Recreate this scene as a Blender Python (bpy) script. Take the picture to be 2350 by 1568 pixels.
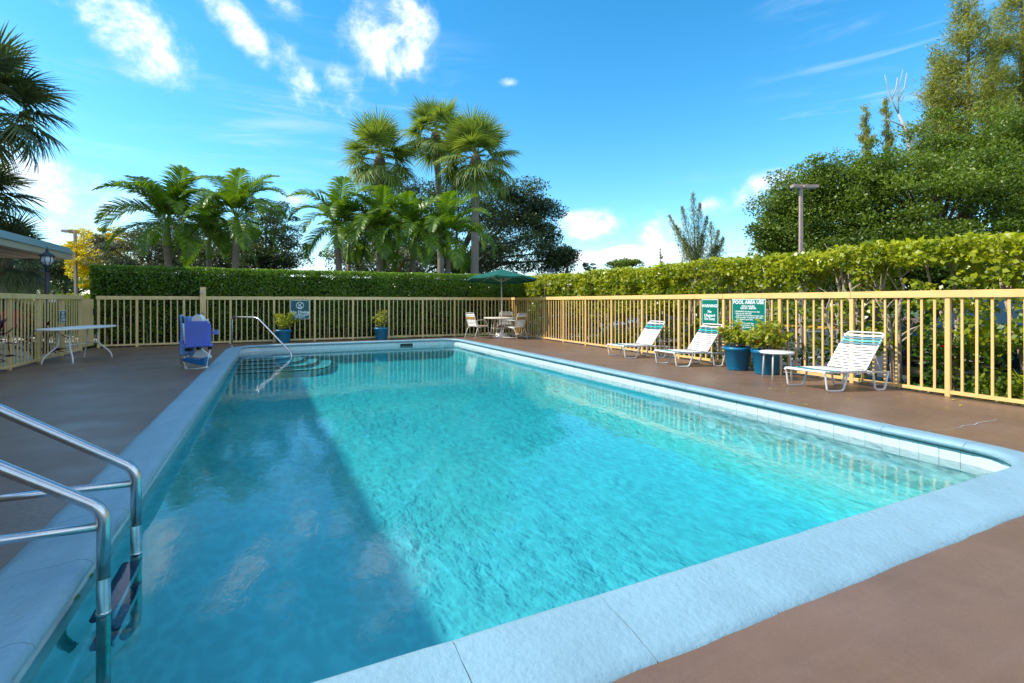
import bpy, bmesh, math, random
import numpy as np
from mathutils import Vector, Matrix, Euler
random.seed(7); RNG = np.random.default_rng(11)
PI = math.pi
for o in list(bpy.data.objects): bpy.data.objects.remove(o)
SC = bpy.context.scene
COL = SC.collection

# ------------------------------------------------------------------ camera
CAM_H = 1.25; FPX = 1138.0; CXP = 1175.0; HZ = 692.0      # measured on a 2350 px wide view of the photograph
YAW = math.atan(545/1138.0)
FW = (math.sin(YAW), math.cos(YAW)); RT = (math.cos(YAW), -math.sin(YAW))
cd = bpy.data.cameras.new('camera'); cam = bpy.data.objects.new('camera', cd); COL.objects.link(cam)
cam.location = (0, 0, CAM_H); cam.rotation_euler = (PI/2, 0, -YAW)
cd.sensor_width = 36; cd.lens = 36*FPX/2350; cd.shift_y = (HZ-784)/2350.0; cd.clip_end = 2000; cd.clip_start = .05
SC.camera = cam
def at(px, py, d):                      # survey point: image position + distance along the view axis
    l = d*(px-CXP)/FPX
    return Vector((d*FW[0]+l*RT[0], d*FW[1]+l*RT[1], CAM_H-(py-HZ)/FPX*d))
def gp(px, py, z=0):
    return at(px, py, (CAM_H-z)*FPX/(py-HZ))
def on_x(px, X):
    t = (px-CXP)/FPX; return X/(FW[0]+t*RT[0])*(FW[1]+t*RT[1])
def on_y(px, Y):
    t = (px-CXP)/FPX; return Y/(FW[1]+t*RT[1])*(FW[0]+t*RT[0])
# ------------------------------------------------------------------ light and exposure
SUN = Vector((-1.05, .36, 1.0)).normalized()
EL = math.asin(SUN.z); AZ = math.atan2(SUN.x, SUN.y)
SKY_STRENGTH = .15; SUN_STRENGTH = 2.0; EXPOSURE = 1.50
SC.view_settings.view_transform = 'Standard'; SC.view_settings.look = 'None'
SC.view_settings.exposure = EXPOSURE; SC.view_settings.gamma = 1; SC.view_settings.use_curve_mapping = False
sl = bpy.data.lights.new('sun', 'SUN'); sl.energy = SUN_STRENGTH; sl.angle = math.radians(.53); sl.color = (1, .95, .86)
so = bpy.data.objects.new('sun', sl); COL.objects.link(so); so.rotation_euler = SUN.to_track_quat('Z', 'Y').to_euler()
so.location = (-20, 10, 30)
W = bpy.data.worlds.new('World'); SC.world = W; W.use_nodes = True
wn = W.node_tree.nodes; wl = W.node_tree.links; wn.clear()
wo = wn.new('ShaderNodeOutputWorld')
sky = wn.new('ShaderNodeTexSky'); sky.sky_type = 'NISHITA'; sky.sun_disc = False
sky.sun_elevation = EL; sky.sun_rotation = AZ; sky.air_density = 1.0; sky.dust_density = .25; sky.ozone_density = 3.2
hs = wn.new('ShaderNodeHueSaturation'); hs.inputs['Saturation'].default_value = 1.34; hs.inputs['Value'].default_value = .66; hs.inputs['Hue'].default_value = .487
bg = wn.new('ShaderNodeBackground'); bg.inputs[1].default_value = SKY_STRENGTH
wl.new(sky.outputs[0], hs.inputs['Color']); wl.new(hs.outputs[0], bg.inputs[0])
tc = wn.new('ShaderNodeTexCoord')
def wmath(op, a, b=None, clamp=False):
    n = wn.new('ShaderNodeMath'); n.operation = op; n.use_clamp = clamp
    for i, v in enumerate((a, b)):
        if v is None: continue
        if isinstance(v, (int, float)): n.inputs[i].default_value = v
        else: wl.new(v, n.inputs[i])
    return n.outputs[0]
def cloud_mask(px, py, rx, ry, tilt=0, soft=1.0):
    c = (at(px, py, 1.0)-Vector((0, 0, CAM_H))).normalized()
    ev = (at(px+1, py, 1.0)-at(px, py, 1.0)); f = c
    up = Vector((0, 0, 1)); right = f.cross(up).normalized(); u2 = right.cross(f)
    ct, st = math.cos(math.radians(tilt)), math.sin(math.radians(tilt))
    ax = right*ct+u2*st; ay = -right*st+u2*ct
    k = 1.0/math.hypot(1, math.hypot((px-CXP)/FPX, (py-HZ)/FPX))
    m = wn.new('ShaderNodeMapping'); m.vector_type = 'TEXTURE'
    m.inputs['Location'].default_value = c
    m.inputs['Rotation'].default_value = Matrix((ax, ay, ax.cross(ay))).transposed().to_euler()
    m.inputs['Scale'].default_value = (rx/FPX*k, ry/FPX*k, 1.0)
    wl.new(tc.outputs['Generated'], m.inputs['Vector'])
    ln = wn.new('ShaderNodeVectorMath'); ln.operation = 'LENGTH'; wl.new(m.outputs[0], ln.inputs[0])
    return wmath('MULTIPLY', wmath('SUBTRACT', 1.0, ln.outputs['Value'], True), soft)
CL = [(290, 80, 205, 78, -38, 1.6), (330, 60, 130, 60, -35, 1.2), (185, 30, 110, 40, -40, .8), (555, 75, 115, 48, -42, 1.4), (600, 95, 60, 25, -50, .7),
      (670, 20, 60, 42, -30, 1.0), (880, 60, 125, 115, -40, 1.8), (920, 120, 85, 90, -30, 1.5), (680, 170, 95, 60, -55, 1.25), (790, 205, 80, 55, -45, 1.1),
      (130, 428, 165, 78, -4, 1.9), (190, 470, 120, 60, -5, 1.4), (100, 515, 60, 26, 0, 1.0), (660, 455, 50, 26, 0, 1.0),
      (1345, 515, 88, 40, 4, 2.1), (1310, 590, 85, 22, 0, 1.2), (1500, 582, 140, 28, 2, 1.9), (1520, 535, 60, 55, 0, 2.0), (1630, 480, 60, 34, 0, 1.3),
      (1768, 440, 92, 48, 12, 2.1), (1820, 408, 60, 22, 15, 1.2), (2200, 300, 60, 30, 0, 1.0), (1168, 190, 26, 12, 0, .55),
      (-500, 300, 300, 150, 10, 1.2), (3200, 200, 500, 160, 10, 1.2), (2900, 420, 300, 90, 0, 1.2)]
CL = [(a, b, c*1.14, d*1.14, e, f*.95) for a, b, c, d, e, f in CL]
BACK = [((.2, -1, .45), .52), ((-.8, -.9, .5), .50), ((1, -.8, .55), .52), ((-.3, -.6, 1.1), .48), ((.7, -.3, 1.2), .42), ((-1.0, -.1, .9), .40), ((.1, .1, 1.0), .36), ((1.2, -.1, .6), .36)]   # unseen clouds added behind and above the camera for fill light
tot = None
for c in CL:
    m = cloud_mask(*c); tot = m if tot is None else wmath('MAXIMUM', tot, m)
for dv, rr_ in BACK:
    m = wn.new('ShaderNodeVectorMath'); m.operation = 'DISTANCE'; wl.new(tc.outputs['Generated'], m.inputs[0]); m.inputs[1].default_value = Vector(dv).normalized()
    tot = wmath('MAXIMUM', tot, wmath('MULTIPLY', wmath('SUBTRACT', 1.0, wmath('DIVIDE', m.outputs['Value'], rr_), True), 1.7))
def wnoise(scale, detail=8, rough=.6, sc=(1, 1, 1), loc=(0, 0, 0), dist=0):
    mp = wn.new('ShaderNodeMapping'); mp.inputs['Scale'].default_value = sc; mp.inputs['Location'].default_value = loc
    wl.new(tc.outputs['Generated'], mp.inputs['Vector'])
    n = wn.new('ShaderNodeTexNoise'); n.inputs['Scale'].default_value = scale; n.inputs['Detail'].default_value = detail
    n.inputs['Roughness'].default_value = rough; n.inputs['Distortion'].default_value = dist
    wl.new(mp.outputs[0], n.inputs['Vector']); return n.outputs[0]
def wrange(v, a, b, c=0, d=1, smooth=True):
    n = wn.new('ShaderNodeMapRange'); n.interpolation_type = 'SMOOTHSTEP' if smooth else 'LINEAR'
    n.inputs[1].default_value = a; n.inputs[2].default_value = b; n.inputs[3].default_value = c; n.inputs[4].default_value = d
    wl.new(v, n.inputs[0]); return n.outputs[0]
n1 = wnoise(9, 9, .62, dist=.4); n2 = wnoise(34, 7, .66)
body = wmath('ADD', wmath('MULTIPLY', n1, 4.2), wmath('MULTIPLY', n2, 1.3))
raw = wmath('ADD', wmath('MULTIPLY', wmath('MINIMUM', tot, .85), 1.25), wmath('SUBTRACT', body, 3.06))
gate = wrange(tot, 0, .28)
alpha = wmath('MULTIPLY', wrange(raw, -.15, 1.5, 0, .93), gate)
cir = wnoise(3.2, 8, .62, (1.0, 1.2, 9), (3, 1, 0), .8)
cirm = wnoise(1.4, 3, .5, loc=(1.5, .3, 0))
cirrus = wmath('MULTIPLY', wrange(cir, .47, .78, 0, .5), wrange(cirm, .38, .62))
alpha = wmath('ADD', alpha, wmath('MULTIPLY', cirrus, wmath('SUBTRACT', 1.0, alpha)), True)
sepz = wn.new('ShaderNodeSeparateXYZ'); wl.new(tc.outputs['Generated'], sepz.inputs[0])
alpha = wmath('MAXIMUM', alpha, wrange(sepz.outputs['Z'], .16, -.02, 0, .42))
bgc = wn.new('ShaderNodeBackground'); bgc.inputs[1].default_value = .62
cr = wn.new('ShaderNodeMixRGB'); cr.inputs[1].default_value = (.50, .62, .78, 1); cr.inputs[2].default_value = (1.0, 1.0, 1.02, 1)
wl.new(wrange(raw, .1, 1.5), cr.inputs[0]); wl.new(cr.outputs[0], bgc.inputs[0])
wm = wn.new('ShaderNodeMixShader'); wl.new(alpha, wm.inputs[0]); wl.new(bg.outputs[0], wm.inputs[1]); wl.new(bgc.outputs[0], wm.inputs[2])
wl.new(wm.outputs[0], wo.inputs[0])
SC.render.engine = 'CYCLES'
SC.cycles.max_bounces = 6; SC.cycles.diffuse_bounces = 3; SC.cycles.transparent_max_bounces = 16; SC.cycles.volume_bounces = 0
SC.cycles.caustics_reflective = False; SC.cycles.caustics_refractive = False

# ------------------------------------------------------------------ materials
def lin(r, g, b): return tuple(((c/255)/12.92 if c/255 <= .04045 else ((c/255+.055)/1.055)**2.4) for c in (r, g, b))
def new_mat(name):
    m = bpy.data.materials.new(name); m.use_nodes = True
    return m, m.node_tree.nodes, m.node_tree.links, m.node_tree.nodes['Principled BSDF']
def mat(name, col, rough=.6, var=.12, vscale=6, bump=0, bscale=60, metal=0, spec=.5, coord='Object', streak=None):
    m, N, L, b = new_mat(name)
    b.inputs['Roughness'].default_value = rough; b.inputs['Metallic'].default_value = metal
    b.inputs['Specular IOR Level'].default_value = spec
    tcn = N.new('ShaderNodeTexCoord'); mp = N.new('ShaderNodeMapping'); L.new(tcn.outputs[coord], mp.inputs[0])
    if streak: mp.inputs['Scale'].default_value = streak
    n = N.new('ShaderNodeTexNoise'); n.inputs['Scale'].default_value = vscale; n.inputs['Detail'].default_value = 6; n.inputs['Roughness'].default_value = .65
    L.new(mp.outputs[0], n.inputs[0])
    r = N.new('ShaderNodeValToRGB'); r.color_ramp.elements[0].position = .3; r.color_ramp.elements[1].position = .72
    r.color_ramp.elements[0].color = tuple(c*(1-var) for c in col)+(1,); r.color_ramp.elements[1].color = tuple(min(1, c*(1+var)) for c in col)+(1,)
    L.new(n.outputs[0], r.inputs[0]); L.new(r.outputs[0], b.inputs['Base Color'])
    if bump:
        n2 = N.new('ShaderNodeTexNoise'); n2.inputs['Scale'].default_value = bscale; n2.inputs['Detail'].default_value = 5
        L.new(tcn.outputs[coord], n2.inputs[0])
        bp = N.new('ShaderNodeBump'); bp.inputs['Strength'].default_value = bump; bp.inputs['Distance'].default_value = .02
        L.new(n2.outputs[0], bp.inputs['Height']); L.new(bp.outputs[0], b.inputs['Normal'])
    return m
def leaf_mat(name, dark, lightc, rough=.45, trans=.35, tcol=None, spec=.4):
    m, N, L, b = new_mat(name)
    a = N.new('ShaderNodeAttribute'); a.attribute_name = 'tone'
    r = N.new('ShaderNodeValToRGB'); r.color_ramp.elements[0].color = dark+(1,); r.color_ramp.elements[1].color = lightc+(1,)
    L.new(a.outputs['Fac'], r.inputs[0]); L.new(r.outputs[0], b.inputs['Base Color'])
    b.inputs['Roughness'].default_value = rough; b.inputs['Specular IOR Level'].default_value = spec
    t = N.new('ShaderNodeBsdfTranslucent'); mx = N.new('ShaderNodeMixRGB'); mx.blend_type = 'MULTIPLY'; mx.inputs[0].default_value = 1
    mx.inputs[2].default_value = (tcol or (1.25, 1.25, .35))+(1,)
    L.new(r.outputs[0], mx.inputs[1]); L.new(mx.outputs[0], t.inputs[0])
    ms = N.new('ShaderNodeMixShader'); ms.inputs[0].default_value = trans
    L.new(b.outputs[0], ms.inputs[1]); L.new(t.outputs[0], ms.inputs[2]); L.new(ms.outputs[0], N['Material Output'].inputs[0])
    return m
M = {}
M['deck'] = mat('deck_paint', (.20, .113, .066), .29, .22, 1.1, .16, 30, spec=.5)
M['coping'] = mat('coping_paint', (.25, .41, .48), .5, .10, 2.5, .34, 34)
# deck paint gets broad fading, fine grain, scuffs and small pale chips of its own
def deck_wear():
    m = M['deck']; N, L = m.node_tree.nodes, m.node_tree.links; b = N['Principled BSDF']; base = b.inputs['Base Color'].links[0].from_socket
    tcn = N.new('ShaderNodeTexCoord')
    def nz(sc, det, lo, hi, ro=.6, dist=0, scale=(1, 1, 1)):
        mp = N.new('ShaderNodeMapping'); mp.inputs['Scale'].default_value = scale; L.new(tcn.outputs['Object'], mp.inputs[0])
        n = N.new('ShaderNodeTexNoise'); n.inputs['Scale'].default_value = sc; n.inputs['Detail'].default_value = det; n.inputs['Roughness'].default_value = ro; n.inputs['Distortion'].default_value = dist
        L.new(mp.outputs[0], n.inputs[0]); r = N.new('ShaderNodeMapRange'); r.inputs[1].default_value = lo; r.inputs[2].default_value = hi; L.new(n.outputs[0], r.inputs[0]); return r.outputs[0]
    def mix(f, col, prev, mode='MIX', k=1.0):
        x = N.new('ShaderNodeMixRGB'); x.blend_type = mode; x.inputs[2].default_value = col
        mm = N.new('ShaderNodeMath'); mm.operation = 'MULTIPLY'; mm.inputs[1].default_value = k; L.new(f, mm.inputs[0]); L.new(mm.outputs[0], x.inputs[0]); L.new(prev, x.inputs[1]); return x.outputs[0]
    c = mix(nz(.45, 6, .42, .68), (.26, .17, .125, 1), base, k=.45)
    c = mix(nz(2.2, 8, .52, .72, .7, .5), (.115, .072, .052, 1), c, k=.3)
    c = mix(nz(3.0, 4, .50, .75, .6, 0, (.25, 3.5, 1)), (.27, .19, .15, 1), c, k=.22)
    c = mix(nz(160, 2, .35, .65), (.10, .065, .05, 1), c, k=.30)
    c = mix(nz(11, 9, .705, .73, .75), (.50, .42, .36, 1), c, k=.8)
    L.new(c, b.inputs['Base Color'])
    rr = nz(1.3, 6, .35, .7); mr = N.new('ShaderNodeMapRange'); mr.inputs[3].default_value = .33; mr.inputs[4].default_value = .55; L.new(rr, mr.inputs[0]); L.new(mr.outputs[0], b.inputs['Roughness'])
deck_wear()
M['grout'] = mat('joint', (.22, .36, .42), .8)
M['plaster'] = mat('pool_plaster', (.80, .90, .90), .7, .06, 1.2, .2, 20)
M['nosing'] = mat('step_nosing', (.01, .09, .16), .5)
M['tile'] = mat('pool_tile', (.62, .72, .74), .15, .06, 9, spec=.6)
M['fence'] = mat('fence_paint', (.86, .54, .20), .5, .10, 5, .08, 40, streak=(1, 1, .25))
M['fence2'] = mat('fence_pine', (.84, .58, .27), .6, .18, 7, .1, 40, streak=(1, 1, .2))
M['fence3'] = mat('fence_left_tan', (.74, .53, .23), .6, .14, 6, .08, 40, streak=(1, 1, .25))  # slightly duller tan for the left fence and gate
M['steel'] = mat('brushed_steel', (.62, .62, .63), .24, .10, 14, metal=1, streak=(1, 1, 1))
M['steelgreen'] = mat('tarnished_steel', (.20, .42, .42), .3, .3, 9, metal=.85)
M['tread'] = mat('tread_plastic', (.01, .045, .12), .65)
M['white'] = mat('white_metal', (.80, .78, .74), .35, .05, 10)
M['ivory'] = mat('ivory_metal', (.74, .68, .56), .4, .07, 10)
M['strap'] = mat('white_strap', (.84, .81, .76), .45, .06, 8)
M['strapgrey'] = mat('grey_strap', (.52, .52, .50), .5, .08, 8)  # plain grey, used on the rear seat straps
M['teal'] = mat('teal_strap', (.005, .42, .36), .4, .1, 8)
M['tealdark'] = mat('dark_teal_strap', (.01, .15, .20), .45, .1, 8)
M['orange'] = mat('ochre_strap', (.50, .24, .03), .5, .12, 8)
M['canopygreen'] = mat('umbrella_canvas', (.0, .105, .072), .75, .08, 5)
M['signgreen'] = mat('sign_green', (.0, .17, .125), .35, .05, 3)
M['signshade'] = mat('sign_green_shaded', (.003, .085, .095), .35, .05, 3)  # sign green with the shade on the far and left fences put into its colour
M['signwhite'] = mat('sign_white', (.8, .84, .82), .4, .02)
M['pot'] = mat('pot_blue', (.0, .17, .33), .4, .10, 5)
M['soil'] = mat('soil', (.03, .02, .012), .9, .4, 40)
M['liftblue'] = mat('lift_blue_plastic', (.15, .21, .66), .4, .08, 4)
M['coverblue'] = mat('cover_cloth', (.20, .38, .74), .85, .18, 5, .5, 12)
M['footblue'] = mat('footrest_blue', (.01, .12, .30), .45)
M['black'] = mat('black_plastic', (.012, .012, .016), .5)
M['lantern'] = mat('lantern_iron', (.012, .016, .03), .4)
M['brownpole'] = mat('brown_pole', (.42, .30, .25), .7, .15, 3)
M['darkpole'] = mat('dark_post', (.05, .035, .04), .5)
M['fascia'] = mat('fascia_metal', (.20, .30, .29), .5, .06, .6)
M['cream'] = mat('cream_board', (.46, .44, .33), .6, .08, 1)
M['soffit'] = mat('soffit_board', (.38, .27, .20), .7, .1, 2, streak=(6, .3, 1))
M['stucco'] = mat('stucco', (.55, .46, .34), .85, .08, 2, .3, 40)
M['asphalt'] = mat('asphalt', (.055, .058, .062), .85, .25, 3, .3, 70)
M['concrete'] = mat('concrete', (.42, .40, .37), .8, .12, 2)
M['mulch'] = mat('mulch_ground', (.13, .075, .045), .95, .6, 22, .8, 30)
M['kerb'] = mat('yellow_kerb', (.62, .30, .015), .7)
M['linepaint'] = mat('line_paint', (.7, .7, .66), .7)
M['grass'] = mat('grass_ground', (.07, .12, .025), .95, .4, 9, .6, 30)
M['bark'] = mat('bark', (.12, .085, .06), .9, .35, 8, .8, 25)
M['palebark'] = mat('pale_bark', (.44, .35, .27), .85, .35, 9, .7, 25)
M['deadbark'] = mat('dead_bark', (.50, .42, .36), .8, .2, 5)
M['rubber'] = mat('tyre_rubber', (.012, .012, .012), .8)
M['rim'] = mat('wheel_rim', (.4, .4, .42), .3, metal=.8)
M['navy'] = mat('navy_car_paint', (.008, .02, .06), .18, .05, spec=.8)
M['greycar'] = mat('grey_car_paint', (.10, .13, .17), .25, .05, spec=.8)
M['redcar'] = mat('red_car_paint', (.35, .015, .03), .2, .05, spec=.8)
M['whitecar'] = mat('white_car_paint', (.7, .7, .7), .25, .03, spec=.6)
M['chrome'] = mat('chrome', (.65, .66, .68), .12, metal=1)
M['glass'] = mat('car_glass', (.02, .035, .045), .06, spec=1)
M['redlens'] = mat('red_lens', (.5, .01, .01), .25)
M['lens'] = mat('lamp_lens', (.6, .63, .66), .15)
M['purple'] = leaf_mat('purple_leaf', (.02, .003, .012), (.09, .01, .04), .4, .15, (1.2, .5, .8))
M['yleaf'] = leaf_mat('fallen_yellow', (.45, .30, .02), (.65, .50, .05), .5, .1)
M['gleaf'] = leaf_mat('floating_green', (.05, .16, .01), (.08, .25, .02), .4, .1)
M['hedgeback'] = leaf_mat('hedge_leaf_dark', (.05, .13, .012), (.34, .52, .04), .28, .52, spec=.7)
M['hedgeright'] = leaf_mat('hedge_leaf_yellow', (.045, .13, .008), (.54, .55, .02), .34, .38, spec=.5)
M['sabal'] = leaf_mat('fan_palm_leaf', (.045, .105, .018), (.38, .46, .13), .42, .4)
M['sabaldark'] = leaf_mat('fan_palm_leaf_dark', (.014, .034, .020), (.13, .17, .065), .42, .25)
M['coco'] = leaf_mat('feather_palm_leaf', (.018, .075, .008), (.24, .37, .03), .35, .4, spec=.45)
M['crownshaft'] = mat('crownshaft', (.20, .30, .05), .5, .15, 3)
M['palmbark'] = mat('palm_bark', (.25, .20, .15), .85, .25, 2, .6, 20, streak=(.5, .5, 14))
M['oak'] = leaf_mat('dark_oak_leaf', (.018, .042, .014), (.12, .165, .06), .4, .35, spec=.5)
M['olive'] = leaf_mat('grey_olive_leaf', (.06, .08, .04), (.30, .32, .18), .45, .12, spec=.6)
M['yellow'] = leaf_mat('yellow_blossom', (.20, .22, .01), (.90, .68, .0), .6, .25)
M['green'] = leaf_mat('mid_green_leaf', (.035, .080, .008), (.29, .38, .035), .42, .4, spec=.45)
M['pine'] = leaf_mat('needle_leaf', (.09, .12, .015), (.50, .48, .08), .6, .3)
M['pinefar'] = leaf_mat('needle_leaf_far', (.12, .16, .05), (.36, .38, .14), .6, .2)
M['potleaf'] = leaf_mat('pot_plant_leaf', (.10, .20, .01), (.50, .48, .04), .4, .35)
M['croton'] = leaf_mat('orange_leaf', (.45, .14, .01), (.75, .28, .02), .45, .3)
M['dead'] = leaf_mat('dead_frond', (.30, .09, .02), (.55, .20, .04), .6, .2)

# ------------------------------------------------------------------ mesh helpers
class MB:
    def __init__(s): s.v = []; s.f = []
    def add(s, vs, fs):
        k = len(s.v); s.v += [tuple(v) for v in vs]; s.f += [tuple(i+k for i in f) for f in fs]; return s
    def box(s, c, d, rot=None):
        c = Vector(c); h = Vector(d)/2
        vs = [Vector((x*h.x, y*h.y, z*h.z)) for x in (-1, 1) for y in (-1, 1) for z in (-1, 1)]
        if rot is not None: vs = [rot @ v for v in vs]
        return s.add([c+v for v in vs], [(0, 1, 3, 2), (4, 6, 7, 5), (0, 4, 5, 1), (2, 3, 7, 6), (0, 2, 6, 4), (1, 5, 7, 3)])
    def tube(s, pts, r, n=8, caps=True):
        pts = [Vector(p) for p in pts]; m = len(pts); rs = r if isinstance(r, (list, tuple)) else [r]*m
        t0 = (pts[1]-pts[0]).normalized(); ref = Vector((0, 0, 1)) if abs(t0.z) < .9 else Vector((1, 0, 0))
        u = t0.cross(ref).normalized(); vs = []
        for i, p in enumerate(pts):
            t = (pts[min(i+1, m-1)]-pts[max(i-1, 0)]).normalized()
            u = (u-t*u.dot(t)).normalized(); w = t.cross(u)
            for j in range(n):
                a = 2*PI*j/n; vs.append(p+(u*math.cos(a)+w*math.sin(a))*rs[i])
        fs = [(i*n+j, i*n+(j+1) % n, (i+1)*n+(j+1) % n, (i+1)*n+j) for i in range(m-1) for j in range(n)]
        if caps: fs += [tuple(range(n))[::-1], tuple((m-1)*n+j for j in range(n))]
        return s.add(vs, fs)
    def lathe(s, prof, c=(0, 0, 0), n=24, caps=False):
        vs = [(c[0]+r*math.cos(2*PI*j/n), c[1]+r*math.sin(2*PI*j/n), c[2]+z) for r, z in prof for j in range(n)]
        m = len(prof)
        fs = [(i*n+j, i*n+(j+1) % n, (i+1)*n+(j+1) % n, (i+1)*n+j) for i in range(m-1) for j in range(n)]
        if caps: fs += [tuple(range(n))[::-1], tuple((m-1)*n+j for j in range(n))]
        return s.add(vs, fs)
    def prism(s, poly, x0, x1, axis=0):          # poly in the two other axes
        def P(a, b, c): return [(a, b, c), (b, a, c), (b, c, a)][axis]
        n = len(poly)
        return s.add([P(x0, a, b) for a, b in poly]+[P(x1, a, b) for a, b in poly],
                     [tuple(range(n))[::-1], tuple(range(n, 2*n))]+[(i, (i+1) % n, (i+1) % n+n, i+n) for i in range(n)])
    def mesh(s, name, m, smooth=False, bevel=0):
        me = bpy.data.meshes.new(name); me.from_pydata(s.v, [], s.f); me.validate()
        bm = bmesh.new(); bm.from_mesh(me)
        if bevel: bmesh.ops.bevel(bm, geom=bm.edges[:], offset=bevel, segments=2, affect='EDGES', clamp_overlap=True)
        bmesh.ops.recalc_face_normals(bm, faces=bm.faces); bm.to_mesh(me); bm.free()
        if smooth: me.shade_smooth()
        me.materials.append(m); return me
    def build(s, name, m, parent=None, smooth=False, bevel=0, loc=None):
        return link(name, s.mesh(name, m, smooth, bevel), parent, loc)
def link(name, me, parent=None, loc=None):
    o = bpy.data.objects.new(name, me); COL.objects.link(o)
    if parent is not None: o.parent = parent
    if loc is not None: o.location = loc
    return o
def tag(o, label=None, cat=None, group=None, kind=None):
    if label: o['label'] = label
    if cat: o['category'] = cat
    if group: o['group'] = group
    if kind: o['kind'] = kind
    return o
def thing(name, label, cat, loc=(0, 0, 0), rz=0, group=None):
    o = bpy.data.objects.new(name, None); COL.objects.link(o); o.location = loc; o.rotation_euler = (0, 0, rz); o.empty_display_size = .2
    return tag(o, label, cat, group)
def struct(o): o['kind'] = 'structure'; return o
def kids(o): return [c for c in bpy.data.objects if c.parent == o]
def dup(o, loc, rz, label=None):
    def rec(s, par):
        c = s.copy(); COL.objects.link(c); c.parent = par
        if par is not None: c.matrix_parent_inverse = s.matrix_parent_inverse
        for ch in kids(s): rec(ch, c)
        return c
    r = rec(o, None); r.location = loc; r.rotation_euler = (0, 0, rz)
    if label: r['label'] = label
    return r
def arc_path(pts, r, n=5):               # polyline with rounded corners
    pts = [Vector(p) for p in pts]; out = [pts[0]]
    for i in range(1, len(pts)-1):
        a, b, c = pts[i-1], pts[i], pts[i+1]
        rr = min(r, (a-b).length*.49, (c-b).length*.49)
        p = b+(a-b).normalized()*rr; q = b+(c-b).normalized()*rr
        for k in range(n+1):
            t = k/n; out.append(p*(1-t)**2+b*2*t*(1-t)+q*t*t)
    out.append(pts[-1]); return out
def text(body, size, m, parent, loc, name='lettering', align='CENTER', rot=(PI/2, 0, 0), bold=0.0, squeeze=1):
    cu = bpy.data.curves.new(name, 'FONT'); cu.body = body; cu.size = size; cu.align_x = align; cu.align_y = 'CENTER'; cu.extrude = .0012; cu.offset = bold; cu.resolution_u = 3
    o = bpy.data.objects.new(name, cu); COL.objects.link(o)
    dg = bpy.context.evaluated_depsgraph_get(); me = bpy.data.meshes.new_from_object(o.evaluated_get(dg))
    bpy.data.objects.remove(o); me.materials.clear(); me.materials.append(m)
    t = link(name, me, parent, loc); t.rotation_euler = rot; t.scale = (squeeze, 1, 1); return t
def norm(a): return a/np.maximum(np.linalg.norm(a, axis=1, keepdims=True), 1e-9)
def leaves(name, P, L, Wd, m, parent=None, tone=None, bias=(0, 0, .5), adir=None, aw=1.0, fold=.18, loc=None, stuff=True):
    P = np.asarray(P, dtype=np.float64); N = len(P)
    n = norm(RNG.normal(size=(N, 3))+np.array(bias)); a = RNG.normal(size=(N, 3))
    if adir is not None: a = a*(1-aw)+np.asarray(adir)*aw*1.5
    a = norm(a-n*(a*n).sum(1, keepdims=True)); b = np.cross(n, a)
    Ls = (L*RNG.uniform(.6, 1.25, N))[:, None] if np.isscalar(L) else np.asarray(L)[:, None]
    Ws = Ls*(Wd/L if np.isscalar(L) else Wd)
    V = np.empty((N, 4, 3)); V[:, 0] = P-a*Ls*.5; V[:, 1] = P+b*Ws*.5+n*Ws*fold-a*Ls*.06; V[:, 2] = P+a*Ls*.5; V[:, 3] = P-b*Ws*.5+n*Ws*fold-a*Ls*.06
    me = bpy.data.meshes.new(name); me.vertices.add(4*N); me.vertices.foreach_set('co', V.ravel())
    me.loops.add(4*N); me.loops.foreach_set('vertex_index', np.arange(4*N)); me.polygons.add(N)
    me.polygons.foreach_set('loop_start', np.arange(0, 4*N, 4)); me.polygons.foreach_set('loop_total', np.full(N, 4))
    me.update(calc_edges=True)
    at_ = me.attributes.new('tone', 'FLOAT', 'FACE'); at_.data.foreach_set('value', np.clip(RNG.uniform(0, 1, N) if tone is None else tone, 0, 1))
    me.materials.append(m); o = link(name, me, parent, loc)
    if stuff: o['kind'] = 'stuff'
    return o
def set_tone(me, vals):
    a = me.attributes.new('tone', 'FLOAT', 'FACE'); a.data.foreach_set('value', vals)

# ------------------------------------------------------------------ ground
PX0, PX1, PY0, PY1 = -.83, 5.295, 1.642, 15.34      # basin walls
def rrect(off, R=.46, n=10):                       # rounded rectangle, offset outwards
    x0, x1, y0, y1 = PX0-off, PX1+off, PY0-off, PY1+off; r = R+off; out = []
    for cx, cy, a0 in ((x1-r, y0+r, -90), (x1-r, y1-r, 0), (x0+r, y1-r, 90), (x0+r, y0+r, 180)):
        for k in range(n+1):
            a = math.radians(a0+90*k/n); out.append((cx+r*math.cos(a), cy+r*math.sin(a)))
    return out
def sheet(name, poly, z, m, hole=None, parent=None):
    bm = bmesh.new(); 
    def ring(p):
        vs = [bm.verts.new((x, y, z)) for x, y in p]
        return [bm.edges.new((vs[i], vs[(i+1) % len(vs)])) for i in range(len(vs))]
    es = ring(poly)
    if hole: es += ring(hole)
    bmesh.ops.triangle_fill(bm, use_beauty=True, edges=es)
    bmesh.ops.recalc_face_normals(bm, faces=bm.faces)
    for f in bm.faces:
        if f.normal.z < 0: f.normal_flip()
    me = bpy.data.meshes.new(name); bm.to_mesh(me); bm.free(); me.materials.append(m)
    return link(name, me, parent)
DX0, DX1, DY0, DY1 = -4.45, 8.12, -6, 17.05
GZ = -.42
big = [(-600, -600), (600, -600), (600, 600), (-600, 600)]
inner = [(DX0-3, DY0-2), (DX1+1.6, DY0-2), (DX1+1.6, DY1+4), (DX0-3, DY1+4)]
struct(sheet('ground', big, GZ, M['grass'], inner))
deck_edge = [(DX0, DY0), (DX1, DY0), (DX1, DY1), (DX0, DY1)]
mb = MB()      # planting bed: slopes from deck level down to the car park
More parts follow.
